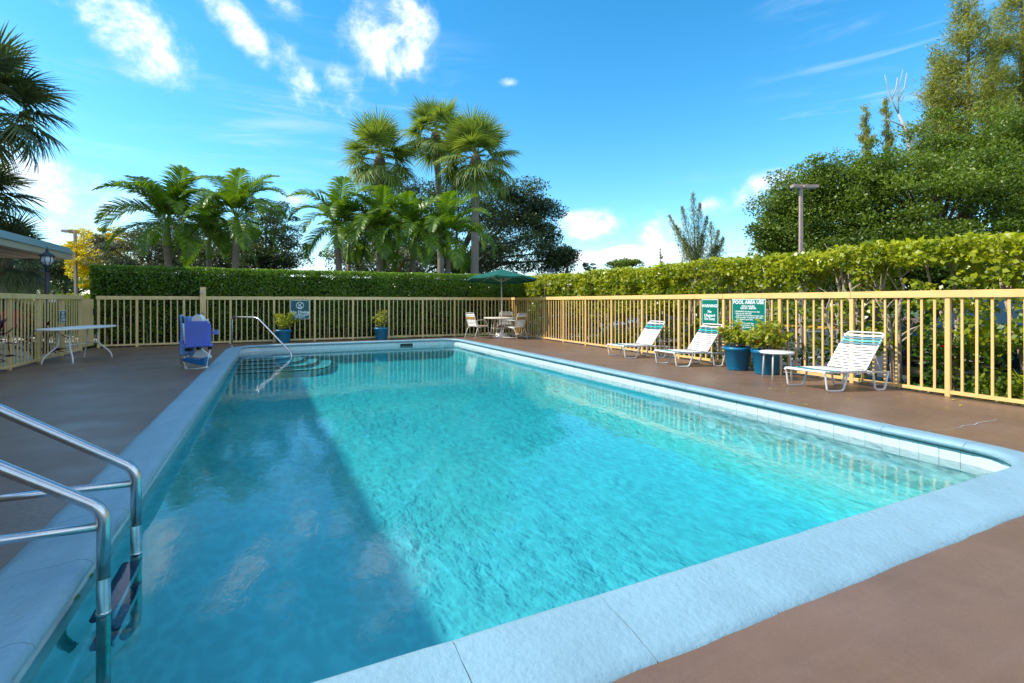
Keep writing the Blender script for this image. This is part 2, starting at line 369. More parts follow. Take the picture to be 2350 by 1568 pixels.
ro = [(DX0-3, DY0-2), (DX1+1.6, DY0-2), (DX1+1.6, DY1+4), (DX0-3, DY1+4)]
vs = [(x, y, -.05) for x, y in deck_edge]+[(x, y, GZ) for x, y in ro]
mb.add(vs, [(i, (i+1) % 4, (i+1) % 4+4, i+4) for i in range(4)])
struct(mb.build('planting_bed', M['mulch']))
dk = struct(sheet('pool_deck', deck_edge, 0, M['deck'], rrect(.18, .46)))
mb = MB(); 
for i in range(4):
    a, b = deck_edge[i], deck_edge[(i+1) % 4]; mb.add([(a[0], a[1], 0), (b[0], b[1], 0), (b[0], b[1], -.3), (a[0], a[1], -.3)], [(0, 1, 2, 3)])
mb.build('deck_edge', M['concrete'], dk)
mb = MB()       # hairline cracks in the deck paint near the far right corner
def crack(p, q, n=7, w=.006):
    p = Vector(p); q = Vector(q); d = (q-p).normalized(); s = Vector((-d.y, d.x, 0)); L_ = []
    for k in range(n+1):
        c = p.lerp(q, k/n)+s*random.uniform(-.03, .03); ww = w*math.sin(PI*(k+.4)/(n+.8)); L_.append((c+s*ww, c-s*ww))
    for k in range(n): mb.add([L_[k][0], L_[k][1], L_[k+1][1], L_[k+1][0]], [(0, 1, 2, 3)])
crack(gp(2180, 985)+Vector((0, 0, .004)), gp(2290, 962)+Vector((0, 0, .004))); crack(gp(2050, 1000)+Vector((0, 0, .004)), gp(2180, 985)+Vector((0, 0, .004)), w=.003)
crack(gp(2290, 962)+Vector((0, 0, .004)), gp(2345, 975)+Vector((0, 0, .004)), w=.002); crack(gp(120, 925)+Vector((0, 0, .004)), gp(330, 900)+Vector((0, 0, .004)), w=.0022)
struct(mb.build('deck_crack', M['concrete']))
# car park to the right and beyond
park = struct(sheet('car_park', [(DX1+1.75, -30), (34, -30), (34, 46), (DX1+1.75, 46)], GZ+.004, M['asphalt']))
mb = MB(); 
for yy in (-1, 1.6, 4.2, 6.8, 9.4, 12, 14.6, 17.2, 19.8): mb.box((12.6, yy, GZ+.009), (5.0, .1, .002))
for yy in np.arange(-4, 40, 2.7): mb.box((26.5, yy, GZ+.009), (5.0, .1, .002))
struct(mb.build('parking_lines', M['linepaint']))
mb = MB(); mb.box((DX1+1.72, 8, GZ+.06), (.15, 60, .2)); 
struct(mb.build('kerb', M['concrete'], bevel=.02))
mb = MB(); mb.box((30.2, 8, GZ+.07), (.18, 76, .16)); mb.box((20, 37, GZ+.07), (20.2, .18, .16))
struct(mb.build('yellow_kerb', M['kerb'], bevel=.02))
struct(sheet('verge', [(30.3, -30), (60, -30), (60, 80), (10, 80), (10, 37.1), (30.3, 37.1)], GZ+.05, M['mulch']))
# concrete walk and lot on the left beyond the fence
struct(sheet('footpath', [(-9.5, 4), (-4.75, 4), (-4.75, 30), (-9.5, 30)], -.02, M['concrete']))
struct(sheet('left_car_park', [(-30, 21), (-9.5, 21), (-9.5, 20.9), (-4.2, 21.2), (-3, 34), (-30, 34)], -.012, M['concrete']))

# ------------------------------------------------------------------ pool
ZC = .045
path = rrect(0, .46, 12)
def resample(p, step):
    P = [Vector(q).to_3d() for q in p]; P.append(P[0]); out = []
    d = [0]
    for i in range(1, len(P)): d.append(d[-1]+(P[i]-P[i-1]).length)
    n = round(d[-1]/step); return P, d, n
def point_at(P, d, s):
    s = s % d[-1]
    for i in range(1, len(d)):
        if d[i] >= s-1e-9 and d[i] > d[i-1]:
            t = (s-d[i-1])/(d[i]-d[i-1]); q = P[i-1].lerp(P[i], t); tg = (P[i]-P[i-1]).normalized(); return q, tg
P_, D_, _ = resample(path, 1)
cop = tag(bpy.data.objects.new('pool_coping', None), kind='structure'); COL.objects.link(cop)
nst = 62; JW = .0022; Ltot = D_[-1]
# cross section: (outward offset, z); inner lip overhangs the wall by 7 cm and is rolled up
prof = [(-.008, -.012), (-.045, -.008), (-.064, .014), (-.056, .036), (-.030, .050), (.0, .054), (.05, .044), (.12, .040), (.18, .034), (.26, .020), (.312, .008), (.320, -.01)]
def smooth_tan(s):
    a, _ = point_at(P_, D_, s-.02); b, _ = point_at(P_, D_, s+.02); return (b-a).normalized()
s_off = .12
for k in range(nst):
    s0 = Ltot*k/nst+.0022+s_off; s1 = Ltot*(k+1)/nst-.0022+s_off; ns = 7; vs = []
    for i in range(ns+1):
        s = s0+(s1-s0)*i/ns; q, _ = point_at(P_, D_, s); t = smooth_tan(s); nrm = Vector((t.y, -t.x, 0))
        wob = .003*math.sin(s*7.3)+.002*math.sin(s*17.1); ed = (-.0022 if i in (0, ns) else 0)
        for j, (o_, z_) in enumerate(prof):
            oo = o_+(wob+random.uniform(-.0025, .0025) if j >= len(prof)-3 else (wob*.35 if j < 4 else 0))
            vs.append(q+nrm*oo+Vector((0, 0, z_+(ed if 2 <= j <= 9 else 0))))
    m = len(prof); fs = [(i*m+j, i*m+j+1, (i+1)*m+j+1, (i+1)*m+j) for i in range(ns) for j in range(m-1)]
    k0 = len(vs); vs += vs[:m]; vs += vs[ns*m:(ns+1)*m]; fs += [tuple(range(k0, k0+m)), tuple(range(k0+m, k0+2*m))[::-1]]
    b_ = MB(); b_.add(vs, fs); b_.build('coping_stone', M['coping'], cop, smooth=False)
    for p in cop.children[-1].data.polygons if False else []: pass
for o in kids(cop): o.data.shade_smooth() if False else None
for o in kids(cop):
    for p in o.data.polygons: p.use_smooth = len(p.vertices) == 4
mb = MB(); n_ = 200; vs = []
for i in range(n_):
    q, _ = point_at(P_, D_, Ltot*i/n_); t = smooth_tan(Ltot*i/n_); nrm = Vector((t.y, -t.x, 0))
    for o_, z_ in ((-.058, .012), (-.050, .032), (.0, .049), (.05, .039), (.26, .014), (.306, -.01)): vs.append(q+nrm*o_+Vector((0, 0, z_)))
mb.add(vs, [(i*6+j, i*6+j+1, ((i+1) % n_)*6+j+1, ((i+1) % n_)*6+j) for i in range(n_) for j in range(5)])
mb.build('coping_joint', M['grout'], cop)
# basin shell with cove at the floor
mb = MB(); n_ = 160; vs = []
def floor_z(y): return float(np.interp(y, [0, 2.6, 4.5, 7, 10, 16], [-1.02, -1.01, -.94, -.80, -.66, -.54]))
bprof = [(0.02, -.02), (.02, -.5), (0, -.55), (-.03, -.25), (-.10, -.10), (-.22, -.02), (-.36, 0)]
for i in range(n_):
    q, _ = point_at(P_, D_, Ltot*i/n_); t = smooth_tan(Ltot*i/n_); nrm = Vector((t.y, -t.x, 0)); fz = floor_z(q.y)
    for j, (o_, z_) in enumerate(bprof):
        zz = z_
        if j > 2: zz = fz+abs(z_)*abs(fz)
        if j in (1, 2): zz = fz*(.42 if j == 1 else .55)
        v = q+nrm*o_; vs.append((v.x, v.y, zz))
m = len(bprof); mb.add(vs, [(i*m+j, i*m+j+1, ((i+1) % n_)*m+j+1, ((i+1) % n_)*m+j) for i in range(n_) for j in range(m-1)])
basin = struct(mb.build('pool_basin', M['plaster'], smooth=True))
mb = MB(); fx = [PX0+.3, PX1-.3]; ys = np.linspace(PY0+.3, PY1-.3, 14)
mb.add([(x, y, floor_z(y)+.001) for y in ys for x in fx], [(2*i, 2*i+1, 2*i+3, 2*i+2) for i in range(13)])
struct(mb.build('pool_floor', M['plaster']))
# waterline tiles on the right and far walls (the ones the photograph shows)
tb = tag(bpy.data.objects.new('waterline_tiles', None), kind='structure'); COL.objects.link(tb)
s = 0; TW = .152; tiles = []
def tile_mesh(w, h):
    b_ = MB(); b_.box((0, 0, 0), (w-.0025, .016, h)); return b_.mesh('tile', M['tile'], bevel=.0012)
tme = tile_mesh(TW, .165)
cnt = 0; s = Ltot-.35
while cnt < 142:
    q, t = point_at(P_, D_, s); t = smooth_tan(s); nrm = Vector((t.y, -t.x, 0))
    o = link('tile', tme, tb, q+nrm*(.006+random.uniform(-.0012, .0012))+Vector((0, 0, -.112)))
    o.rotation_euler = (random.uniform(-.012, .012), 0, math.atan2(t.y, t.x)+random.uniform(-.01, .01)); cnt += 1
    s += TW
mb = MB(); vs = []
for i in range(160):
    q, _ = point_at(P_, D_, Ltot*i/160); t = smooth_tan(Ltot*i/160); nrm = Vector((t.y, -t.x, 0))
    vs += [q+nrm*.0035+Vector((0, 0, -.03)), q+nrm*.0035+Vector((0, 0, -.2))]
mb.add(vs, [(2*i, 2*i+1, (2*i+3) % 320, (2*i+2) % 320) for i in range(160)]); mb.build('tile_bedding', M['tile'], tb)
# corner steps at the far left
st = tag(bpy.data.objects.new('pool_steps', None), kind='structure'); COL.objects.link(st)
def step_outline(a, b, n=10):
    pts = [(PX0-.01, PY1+.01), (PX0-.01, PY1-a)]; xr = PX0+b; r = .55
    for k in range(n+1):
        t = PI/2*k/n; pts.append((xr-r*1.6+r*1.6*math.sin(t), PY1-a+.0+(a)*(1-math.cos(t))**1.4*1.0))
    pts[-1] = (xr, PY1+.01); return pts
for k, (a, b, z) in enumerate([(.80, .85, -.22), (1.15, 1.25, -.275), (1.5, 1.6, -.33), (1.85, 1.95, -.385), (2.2, 2.3, -.44)]):
    z = z+.0007*k; pts = step_outline(a, b); mb = MB(); mb.prism(pts, -1.3, z, 2) if False else None
    n = len(pts); mb.add([(x, y, z) for x, y in pts]+[(x, y, -1.3) for x, y in pts], [tuple(range(n))]+[(i, (i+1) % n, (i+1) % n+n, i+n) for i in range(n)])
    sp = mb.build('step', M['plaster'], st)
    nb = MB(); nb.tube([(x, y, z+.002) for x, y in pts[1:]], .014, 5); nb.build('step_nosing', M['nosing'], sp)
# water body
m, N, L, b = new_mat('pool_water')
N.remove(b); out = N['Material Output']
tcn = N.new('ShaderNodeTexCoord')
def tex(scale, det, sc=(1, 1, 1), dist=0, kind='Noise'):
    mp = N.new('ShaderNodeMapping'); mp.inputs['Scale'].default_value = sc; L.new(tcn.outputs['Object'], mp.inputs[0])
    n = N.new('ShaderNodeTex'+kind); n.inputs['Scale'].default_value = scale
    if kind == 'Noise': n.inputs['Detail'].default_value = det; n.inputs['Distortion'].default_value = dist
    L.new(mp.outputs[0], n.inputs[0]); return n
na = tex(1.1, 3, dist=.6); nb_ = tex(11, 4, (1, .5, 1), .6); nc = tex(38, 2, (1, .6, 1), .3)
amp = tex(.32, 1)
def mth(op, a, c, cl=False):
    n = N.new('ShaderNodeMath'); n.operation = op; n.use_clamp = cl
    for i, v in enumerate((a, c)):
        if isinstance(v, (int, float)): n.inputs[i].default_value = v
        else: L.new(v, n.inputs[i])
    return n.outputs[0]
ampf = mth('POWER', mth('MULTIPLY', amp.outputs[0], 1.5, True), 3)
hsum = mth('ADD', mth('MULTIPLY', na.outputs[0], .55), mth('MULTIPLY', mth('ADD', mth('MULTIPLY', nb_.outputs[0], .20), mth('MULTIPLY', nc.outputs[0], .06)), mth('ADD', mth('MULTIPLY', ampf, 1.1), .25)))
bp = N.new('ShaderNodeBump'); bp.inputs['Strength'].default_value = .17; bp.inputs['Distance'].default_value = .05; L.new(hsum, bp.inputs['Height'])
gl = N.new('ShaderNodeBsdfGlossy'); gl.inputs['Roughness'].default_value = .0; gl.inputs[0].default_value = (1, 1, 1, 1); L.new(bp.outputs[0], gl.inputs['Normal'])
fr = N.new('ShaderNodeFresnel'); fr.inputs[0].default_value = 1.33; L.new(bp.outputs[0], fr.inputs['Normal'])
# imitated ripple caustics: a fine bright network put into the surface's transmission colour
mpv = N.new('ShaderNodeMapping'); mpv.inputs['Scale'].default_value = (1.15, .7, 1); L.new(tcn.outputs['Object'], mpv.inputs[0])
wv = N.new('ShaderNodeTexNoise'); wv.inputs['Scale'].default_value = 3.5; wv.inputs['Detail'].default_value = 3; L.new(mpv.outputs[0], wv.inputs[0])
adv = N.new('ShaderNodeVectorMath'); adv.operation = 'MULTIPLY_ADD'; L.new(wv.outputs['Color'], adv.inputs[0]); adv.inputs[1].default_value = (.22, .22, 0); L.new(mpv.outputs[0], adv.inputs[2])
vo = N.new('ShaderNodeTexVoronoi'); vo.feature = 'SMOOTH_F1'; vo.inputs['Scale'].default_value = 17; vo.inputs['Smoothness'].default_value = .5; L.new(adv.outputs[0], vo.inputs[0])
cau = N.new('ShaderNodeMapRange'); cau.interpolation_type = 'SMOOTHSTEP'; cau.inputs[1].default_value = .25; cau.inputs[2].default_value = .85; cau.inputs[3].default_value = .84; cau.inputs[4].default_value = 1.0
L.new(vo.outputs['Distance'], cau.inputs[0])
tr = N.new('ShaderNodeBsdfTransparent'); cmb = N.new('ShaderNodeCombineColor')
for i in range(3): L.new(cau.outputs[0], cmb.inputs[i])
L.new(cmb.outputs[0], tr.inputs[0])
mx = N.new('ShaderNodeMixShader'); L.new(fr.outputs[0], mx.inputs[0]); L.new(tr.outputs[0], mx.inputs[1]); L.new(gl.outputs[0], mx.inputs[2])
L.new(mx.outputs[0], out.inputs['Surface'])
va = N.new('ShaderNodeVolumeAbsorption'); va.inputs[0].default_value = (.12, .925, .945, 1); va.inputs['Density'].default_value = .85
L.new(va.outputs[0], out.inputs['Volume'])
M['water'] = m
WZ = -.128
wp = rrect(.012, .46, 12); n = len(wp); mb = MB()
mb.add([(x, y, WZ) for x, y in wp]+[(x, y, -1.5) for x, y in wp], [tuple(range(n)), tuple(range(n, 2*n))[::-1]]+[(i, i+n, (i+1) % n+n, (i+1) % n) for i in range(n)])
wt = struct(mb.build('pool_water', M['water']))
# skimmer mouths and a wall return
def skimmer(loc, rz, w, h, label):
    t = thing('skimmer', label, 'skimmer', loc, rz, 'skimmer mouths in the pool wall')
    mb = MB(); mb.box((0, -.018, 0), (w, .012, h)); mb.build('dark_panel', M['black'], t)  # flat black panel stands in for the shaded recess
    mb = MB(); 
    for sx in (-1, 1): mb.box((sx*(w/2+.008), -.02, 0), (.016, .022, h+.03))
    mb.box((0, -.02, h/2+.008), (w, .022, .014)); mb.build('frame', M['plaster'], t)
skimmer((on_y(933, 15.3), 15.335, -.10), 0, .40, .085, 'dark skimmer mouth in the far pool wall, right of the steps')
skimmer((5.325, 11.25, -.085), -PI/2, .38, .085, 'skimmer mouth in the right pool wall near the far curved corner')

# ------------------------------------------------------------------ fences
def post_mesh(h, w=.058, m=None): b_ = MB(); b_.box((0, 0, h/2), (w, .05, h)); return b_.mesh('post', m or M['fence'], bevel=.004)
def picket_mesh(h, w=.028, m=None): b_ = MB(); b_.box((0, 0, .05+h/2), (w, .018, h)); return b_.mesh('picket', m or M['fence'])
def fence(name, label, p0, p1, posts, m, z0=.05, joint=True):
    """posts: distances along the run"""
    p0 = Vector(p0); p1 = Vector(p1); d = (p1-p0); Ln = d.length; d.normalize(); rz = math.atan2(d.y, d.x)
    t = thing(name, label, 'fence', p0, rz)
    pm = post_mesh(1.30, m=m); km = picket_mesh(1.25, m=m)
    for s_ in posts: link('post', pm, t, (s_, 0, 0))
    ps = sorted(posts)
    for a, b_ in zip(ps[:-1], ps[1:]):
        n = max(1, round((b_-a)/.15))
        for k in range(1, n): link('picket', km, t, (a+(b_-a)*k/n+random.uniform(-.005, .005), 0, 0)).rotation_euler = (0, random.uniform(-.004, .004), random.uniform(-.12, .12))
        mb = MB(); mb.box(((a+b_)/2, 0, .062), (b_-a-.06, .042, .045)); mb.build('bottom_rail', m, t)
    # rails in 2.4 m boards
    k = 0
    while k < len(ps)-1:
        e = min(k+2, len(ps)-1); a, b_ = ps[k], ps[e]
        a2 = a-(.05 if k == 0 else -.0015); b2 = b_+(.05 if e == len(ps)-1 else -.0015)
        mb = MB(); mb.box(((a2+b2)/2, 0, 1.348), (b2-a2, .085, .098)); mb.build('top_rail', m, t, bevel=.005); k = e
    return t
YB = 16.80
rp = [3.4+1.2*k for k in range(-3, 12)]
fence('picket_fence', 'sunlit tan picket fence along the right side of the pool deck', (7.98, 0, 0), (7.98, 20, 0), rp, M['fence'])
bx = [-4.26, -3.42+.0]+[-1.17+1.158*k for k in range(-1, 8)]+[7.93]
fence('picket_fence', 'tan picket fence across the far end, before the dark clipped hedge', (-6, YB, 0), (9, YB, 0), [x+6 for x in bx], M['fence2'])
fence('picket_fence', 'shaded tan picket fence on the left beside the white oval table', (-4.34, 0, 0), (-4.34, 20, 0), [9.66-.0, 10.86, 12.06, 13.3, 14.52, 15.74], M['fence3'])
# gate between the left fence and the corner
g = thing('fence_gate', 'narrow tan picket gate without a top board, at the left corner of the deck', 'gate', (-4.34, 15.86, 0), PI/2)
km = picket_mesh(1.22, m=M['fence3'])
for k in range(9): link('picket', km, g, (.03+k*.095, 0, .04))
for z in (.16, 1.12): mb = MB(); mb.box((.42, .03, z), (.86, .022, .05)); mb.build('rail', M['fence3'], g)
mb = MB(); mb.box((.78, -.03, .98), (.05, .03, .16)); mb.build('latch', M['black'], g)

# shower post standing in the far fence
x = on_y(466, YB-.11)
t = thing('shower_post', 'tall timber shower post with chrome head, rising above the far fence behind the pool lift', 'shower', (x, YB-.115, 0))
mb = MB(); mb.box((0, 0, .83), (.14, .09, 1.66)); mb.build('post', M['fence2'], t, bevel=.004)
mb = MB(); mb.tube([(-.035, -.045, 1.53), (-.035, -.10, 1.53)], .012); mb.lathe([(.015, 0), (.045, -.02), (.045, -.03)], (-.035, -.10, 1.53), 12, True); mb.build('shower_head', M['chrome'], t, True)
mb = MB(); mb.tube([(.02, -.045, .93), (.02, -.09, .93)], .015); mb.tube([(-.02, -.09, .93), (.065, -.09, .93)], .013); mb.build('valve', M['chrome'], t, True)
mb = MB(); mb.tube([(.02, -.045, .74), (.02, -.10, .74)], .012); mb.tube([(-.0, -.10, .735), (.06, -.10, .735)], .008); mb.build('tap', M['chrome'], t, True)

# ------------------------------------------------------------------ signs
def sign(name, label, loc, rz, w, h, mg, lines, extra=None):
    t = thing(name, label, 'sign', loc, rz)
    mb = MB(); r = .02; mb.box((0, 0, 0), (w, .004, h)); mb.build('panel', M['signwhite'], t, bevel=.0015)
    mb = MB(); mb.box((0, -.0032, 0), (w-.024, .002, h-.024)); mb.build('face', mg, t)
    for body, size, x, z, al, bold in lines: text(body, size, M['signwhite'], t, (x, -.0052, z), align=al, bold=bold)
    return t
xa, xb = on_y(666.5, YB-.07), on_y(710, YB-.07); za, zb = 1.283, .70
t = sign('no_diving_sign', 'shaded green No Diving sign with a crossed-out diver, on the far fence', ((xa+xb)/2, YB-.072, (za+zb)/2), 0, xb-xa, za-zb, M['signshade'],
     [('No Diving', .128, .0, -.078, 'CENTER', .0035), ('NO LIFEGUARD', .064, 0, -.165, 'CENTER', .0022), ('ON DUTY', .064, 0, -.228, 'CENTER', .0022)])
mb = MB(); R_ = .112; cz = .135
for k in range(28):
    a = 2*PI*k/28; a2 = 2*PI*(k+1)/28
    mb.add([(math.cos(q)*rr, -.0055, cz+math.sin(q)*rr) for q, rr in ((a, R_), (a, R_-.016), (a2, R_-.016), (a2, R_))], [(0, 1, 2, 3)])
mb.build('prohibition_ring', M['signwhite'], t)
def bar(p, q, w, y=-.0055):
    p = Vector((p[0], y, p[1])); q = Vector((q[0], y, q[1])); d = (q-p).normalized(); s_ = Vector((-d.z, 0, d.x))*w/2
    return [p+s_, p-s_, q-s_, q+s_]
mb = MB(); mb.add(bar((-.068, cz+.072), (.068, cz-.072), .016, -.0062), [(0, 1, 2, 3)]); mb.build('prohibition_bar', M['signwhite'], t)
mb = MB()
for p, q, w in (((.045, cz+.075), (.0, cz+.0), .018), ((0, cz), (-.028, cz-.03), .022), ((-.028, cz-.03), (-.045, cz-.065), .012)): mb.add(bar(p, q, w), [(0, 1, 2, 3)])
mb.add([(-.046+.013*math.cos(a), -.0058, cz-.005+.013*math.sin(a)) for a in np.linspace(0, 2*PI, 9)[:-1]], [tuple(range(8))])
mb.add([(-.072, -.0057, cz-.066), (.072, -.0057, cz-.066), (.05, -.0057, cz-.095), (-.05, -.0057, cz-.095)], [(0, 1, 2, 3)])
mb.build('diver_symbol', M['signwhite'], t)
XF = 7.905
ya, yb = on_x(1610.5, XF), on_x(1648, XF); za, zb = 1.292, .795
w = ya-yb
sign('warning_sign', 'narrow green WARNING No Lifeguard On Duty sign on the right fence behind the second lounger', (XF, (ya+yb)/2, (za+zb)/2), -PI/2, w, za-zb, M['signgreen'],
     [('WARNING!', w*.195, 0, .115, 'CENTER', .0025), ('No', w*.18, 0, -.0, 'CENTER', .0022), ('Lifeguard', w*.18, 0, -.075, 'CENTER', .0022), ('On Duty', w*.18, 0, -.145, 'CENTER', .0022)])
ya, yb = on_x(1680, XF), on_x(1757, XF); za, zb = 1.292, .50; w = ya-yb; c_ = (za+zb)/2
rules = ['WARNING: No lifeguard on duty', 'Swim at your own risk.', '  Pool for use of registered guests only.', 'Children under 16 must be with adult', '  at all times in pool area.', 'No diving.', 'No running or rough play.', '  No glass or food in pool.',
         '  No animals in pool or', '  on pool deck.', '  Shower before entering.']
bul = [1, 1, 0, 1, 0, 1, 1, 0, 0, 0, 0]
zt = 1.06; Ls = [('POOL AREA USE', w*.125, 0, 1.232-c_, 'CENTER', .0032), ('POOL HOURS', w*.062, 0, 1.158-c_, 'CENTER', .0016), ('7:00 AM - 8:00 PM', w*.062, 0, 1.12-c_, 'CENTER', .0016)]
for k, (r_, bu) in enumerate(zip(rules, bul)):
    Ls.append((('\u2022 ' if bu else '  ')+r_, w*.052, -w*.41, zt-c_-k*.036, 'LEFT', .0008))
Ls.append(('NO LIFEGUARD', w*.088, 0, .60-c_, 'CENTER', .0018))
sign('pool_rules_sign', 'large green POOL AREA USE rules sign on the right fence, half hidden by potted plants', (XF, (ya+yb)/2, c_), -PI/2, w, za-zb, M['signgreen'], Ls)
yc = on_x(149, -4.27); 
sign('gate_sign', 'small shaded green three-line sign hung on the shaded left fence above the oval table', (-4.30, on_x(148, -4.27), .91), PI/2, .36, .27, M['signshade'],
     [('KEEP', .075, 0, .075, 'CENTER', .003), ('GATE', .075, 0, 0, 'CENTER', .003), ('CLOSED', .070, 0, -.075, 'CENTER', .003)])
# ------------------------------------------------------------------ ladder, hand rail
t = thing('pool_ladder', 'stainless steel pool ladder with two curved grab rails, at the lower left', 'pool ladder', (-.68, 2.75, 0))
for dy in (0, .57):
    up = arc_path([(0, dy, WZ+.16), (0, dy, .335), (-.10, dy, .405), (-.62, dy, .76), (-.80, dy, .70), (-.84, dy, .0)], .12, 6)
    mb = MB(); mb.tube(up, .0255, 16); rl = mb.build('grab_rail', M['steel'], t, True)
    mb = MB(); mb.tube([(-.015, dy, .262), (-.83, dy, .275)], .019, 12); mb.build('brace', M['steel'], rl, True)
    lo = arc_path([(0, dy, WZ+.16), (0, dy, -.50), (-.06, dy, -.56)], .06, 5)
    mb = MB(); mb.tube(lo, .0262, 16); mb.build('wet_rail', M['steelgreen'], t, True)
    mb = MB(); mb.tube([(0, dy, WZ+.0), (0, dy, WZ+.016)], .0285, 16); mb.build('clamp_ring', M['steel'], t, True)
for z in (-.16, -.285):
    mb = MB(); mb.box((-.015, .285, z), (.085, .53, .022)); tr_ = mb.build('tread', M['tread'], t, bevel=.006)
    mb = MB(); mb.box((.03, .285, z+.004), (.008, .53, .03)); mb.build('tread_edge', M['steel'], tr_)
a = Vector((-1.05, 15.53, 0)); c = Vector((.38, 13.6, 0)); d = c-a
t = thing('hand_rail', 'bent steel hand rail leading down the corner steps at the far left of the pool', 'hand rail', a)
pts = arc_path([(0, 0, 0), (0, 0, .825), (d.x*.45, d.y*.45, .825), (d.x*.985, d.y*.985, -.02), (d.x, d.y, -.12), (d.x, d.y, -.62)], .13, 6)
mb = MB(); mb.tube(pts, .024, 12); mb.build('rail', M['steel'], t, True)
mb = MB(); mb.lathe([(.045, 0), (.045, .012), (.028, .02)], (0, 0, .0), 14, True); mb.build('base_flange', M['steel'], t, True)

# ------------------------------------------------------------------ sun loungers
E1 = Vector((.952, -.30, 0)); E2 = Vector((-.04, 1, 0)).normalized()
def T(u, v, z): p = E1*u+E2*v; return Vector((p.x, p.y, z))
LW = .56; ZR = .27; LL = 1.03
def make_lounger(name, label):
    t = thing(name, label, 'sun lounger', (0, 0, 0), 0, 'strap loungers along the right fence')
    fr = arc_path([T(LL, 0, ZR-.01), T(.0, 0, ZR), T(.0, LW, ZR), T(LL, LW, ZR-.01)], .07, 5)
    mb = MB(); mb.tube(fr, .0135, 8); f_ = mb.build('frame', M['white'], t, True)
    mb = MB(); mb.tube([T(LL-.05, 0, ZR-.03), T(LL-.05, LW, ZR-.03)], .011, 8); mb.tube([T(.66, 0, ZR), T(.66, LW, ZR)], .011, 8); mb.tube([T(.36, 0, ZR-.02), T(.36, LW, ZR-.02)], .010, 8); mb.build('cross_bar', M['white'], t, True)
    for v in (0, LW):
        for u0, u1, w0, w1 in ((.0, .055, .30, .38), (.74, .80, .95, 1.01)):
            p = arc_path([T(u0-.005 if u0 > 0 else .0, v, ZR-.0), T(u0+.03, v, ZR-.05), T(u1, v, .013), T(w0, v, .013), T(w1, v, ZR-.005)], .045, 5)
            mb = MB(); mb.tube(p, .0135, 8); mb.build('leg', M['white'], t, True)
    # back rest: hinge at u .68, rises to z .80 at u 1.0
    def B(s, v, off=0): 
        h = Vector(T(.68, v, ZR+.005)); e = Vector(T(1.0, v, .80)); dd = (e-h); q = h+dd*s; nrm = Vector((-dd.z, 0, dd.x)).normalized(); return q+nrm*off
    mb = MB(); mb.tube(arc_path([B(0, .03), B(1, .03), B(1, LW-.03), B(0, LW-.03)], .07, 5), .0135, 8); mb.build('back_frame', M['white'], t, True)
    mb = MB()
    for v in (.05, LW-.05): mb.tube([B(.50, v), T(.96, v, ZR-.02)], .009, 6)
    mb.build('back_prop', M['white'], t, True)
    def strap(m, A, Bq, w, along):
        al = along*w/2; nn = al.cross(Bq-A).normalized()*.0035; b_ = MB(); md = (A+Bq)/2; sag = Vector((0, 0, -.008))
        vs = []
        for p in (A, md+sag, Bq): vs += [p-al+nn, p+al+nn, p+al-nn, p-al-nn]
        b_.add(vs, [(0, 1, 5, 4), (4, 5, 9, 8), (2, 3, 7, 6), (6, 7, 11, 10), (0, 4, 7, 3), (4, 8, 11, 7), (1, 2, 6, 5), (5, 6, 10, 9)]); b_.build('strap', m, t)
    ns = 13
    for k in range(ns):
        u = .035+k*.050; m = M['strap'] if k < 2 else (M['teal'] if k == 3 else M['tealdark']) if k in (2, 3, 4) else M['strapgrey'] if k > 8 else M['strap']
        strap(m, T(u, -.014, ZR+.012), T(u, LW+.014, ZR+.012), .040, E1)
    dd = (B(1, 0)-B(0, 0)).normalized(); ln = (B(1, 0)-B(0, 0)).length; nb = 13
    for k in range(nb):
        s_ = .055+k*(.855/(nb-1)); m = M['strap'] if k < 9 else M['tealdark'] if k in (9, 11) else M['teal'] if k == 10 else M['strap']
        strap(m, B(s_, .014, .013), B(s_, LW-.014, .013), ln*.855/(nb-1)-.015, dd)
    return t
lg = make_lounger('sun_lounger', 'white strap lounger nearest the camera, right of the round side table'); lg.location = (6.81, 4.30, 0)
dup(lg, (6.84, 7.17, 0), math.radians(-4), 'middle white strap lounger, right under the WARNING sign, left of the blue pots')
dup(lg, (6.86, 8.72, 0), math.radians(-1), 'farthest white strap lounger along the right fence, left of the WARNING sign')

# ------------------------------------------------------------------ tables
def round_legs(t, c, R, h, n, m, splay=.04, a0=.4, r=.014):
    for k in range(n):
        a = a0+2*PI*k/n; mb = MB()
        mb.tube(arc_path([(c[0]+math.cos(a)*R*.55, c[1]+math.sin(a)*R*.55, h), (c[0]+math.cos(a)*R*.93, c[1]+math.sin(a)*R*.93, h-.005), (c[0]+math.cos(a)*(R+splay), c[1]+math.sin(a)*(R+splay), 0)], .07, 5), r, 8)
        mb.build('leg', m, t, True)
t = thing('side_table', 'small round white side table beside the near lounger and the blue pots', 'side table', (7.27, 5.34, 0))
mb = MB(); mb.lathe([(.0, .452), (.24, .452), (.252, .44), (.25, .42), (.235, .418), (.0, .418)], n=32); mb.build('table_top', M['white'], t, True)
round_legs(t, (0, 0), .205, .418, 4, M['white'], .01, .35)
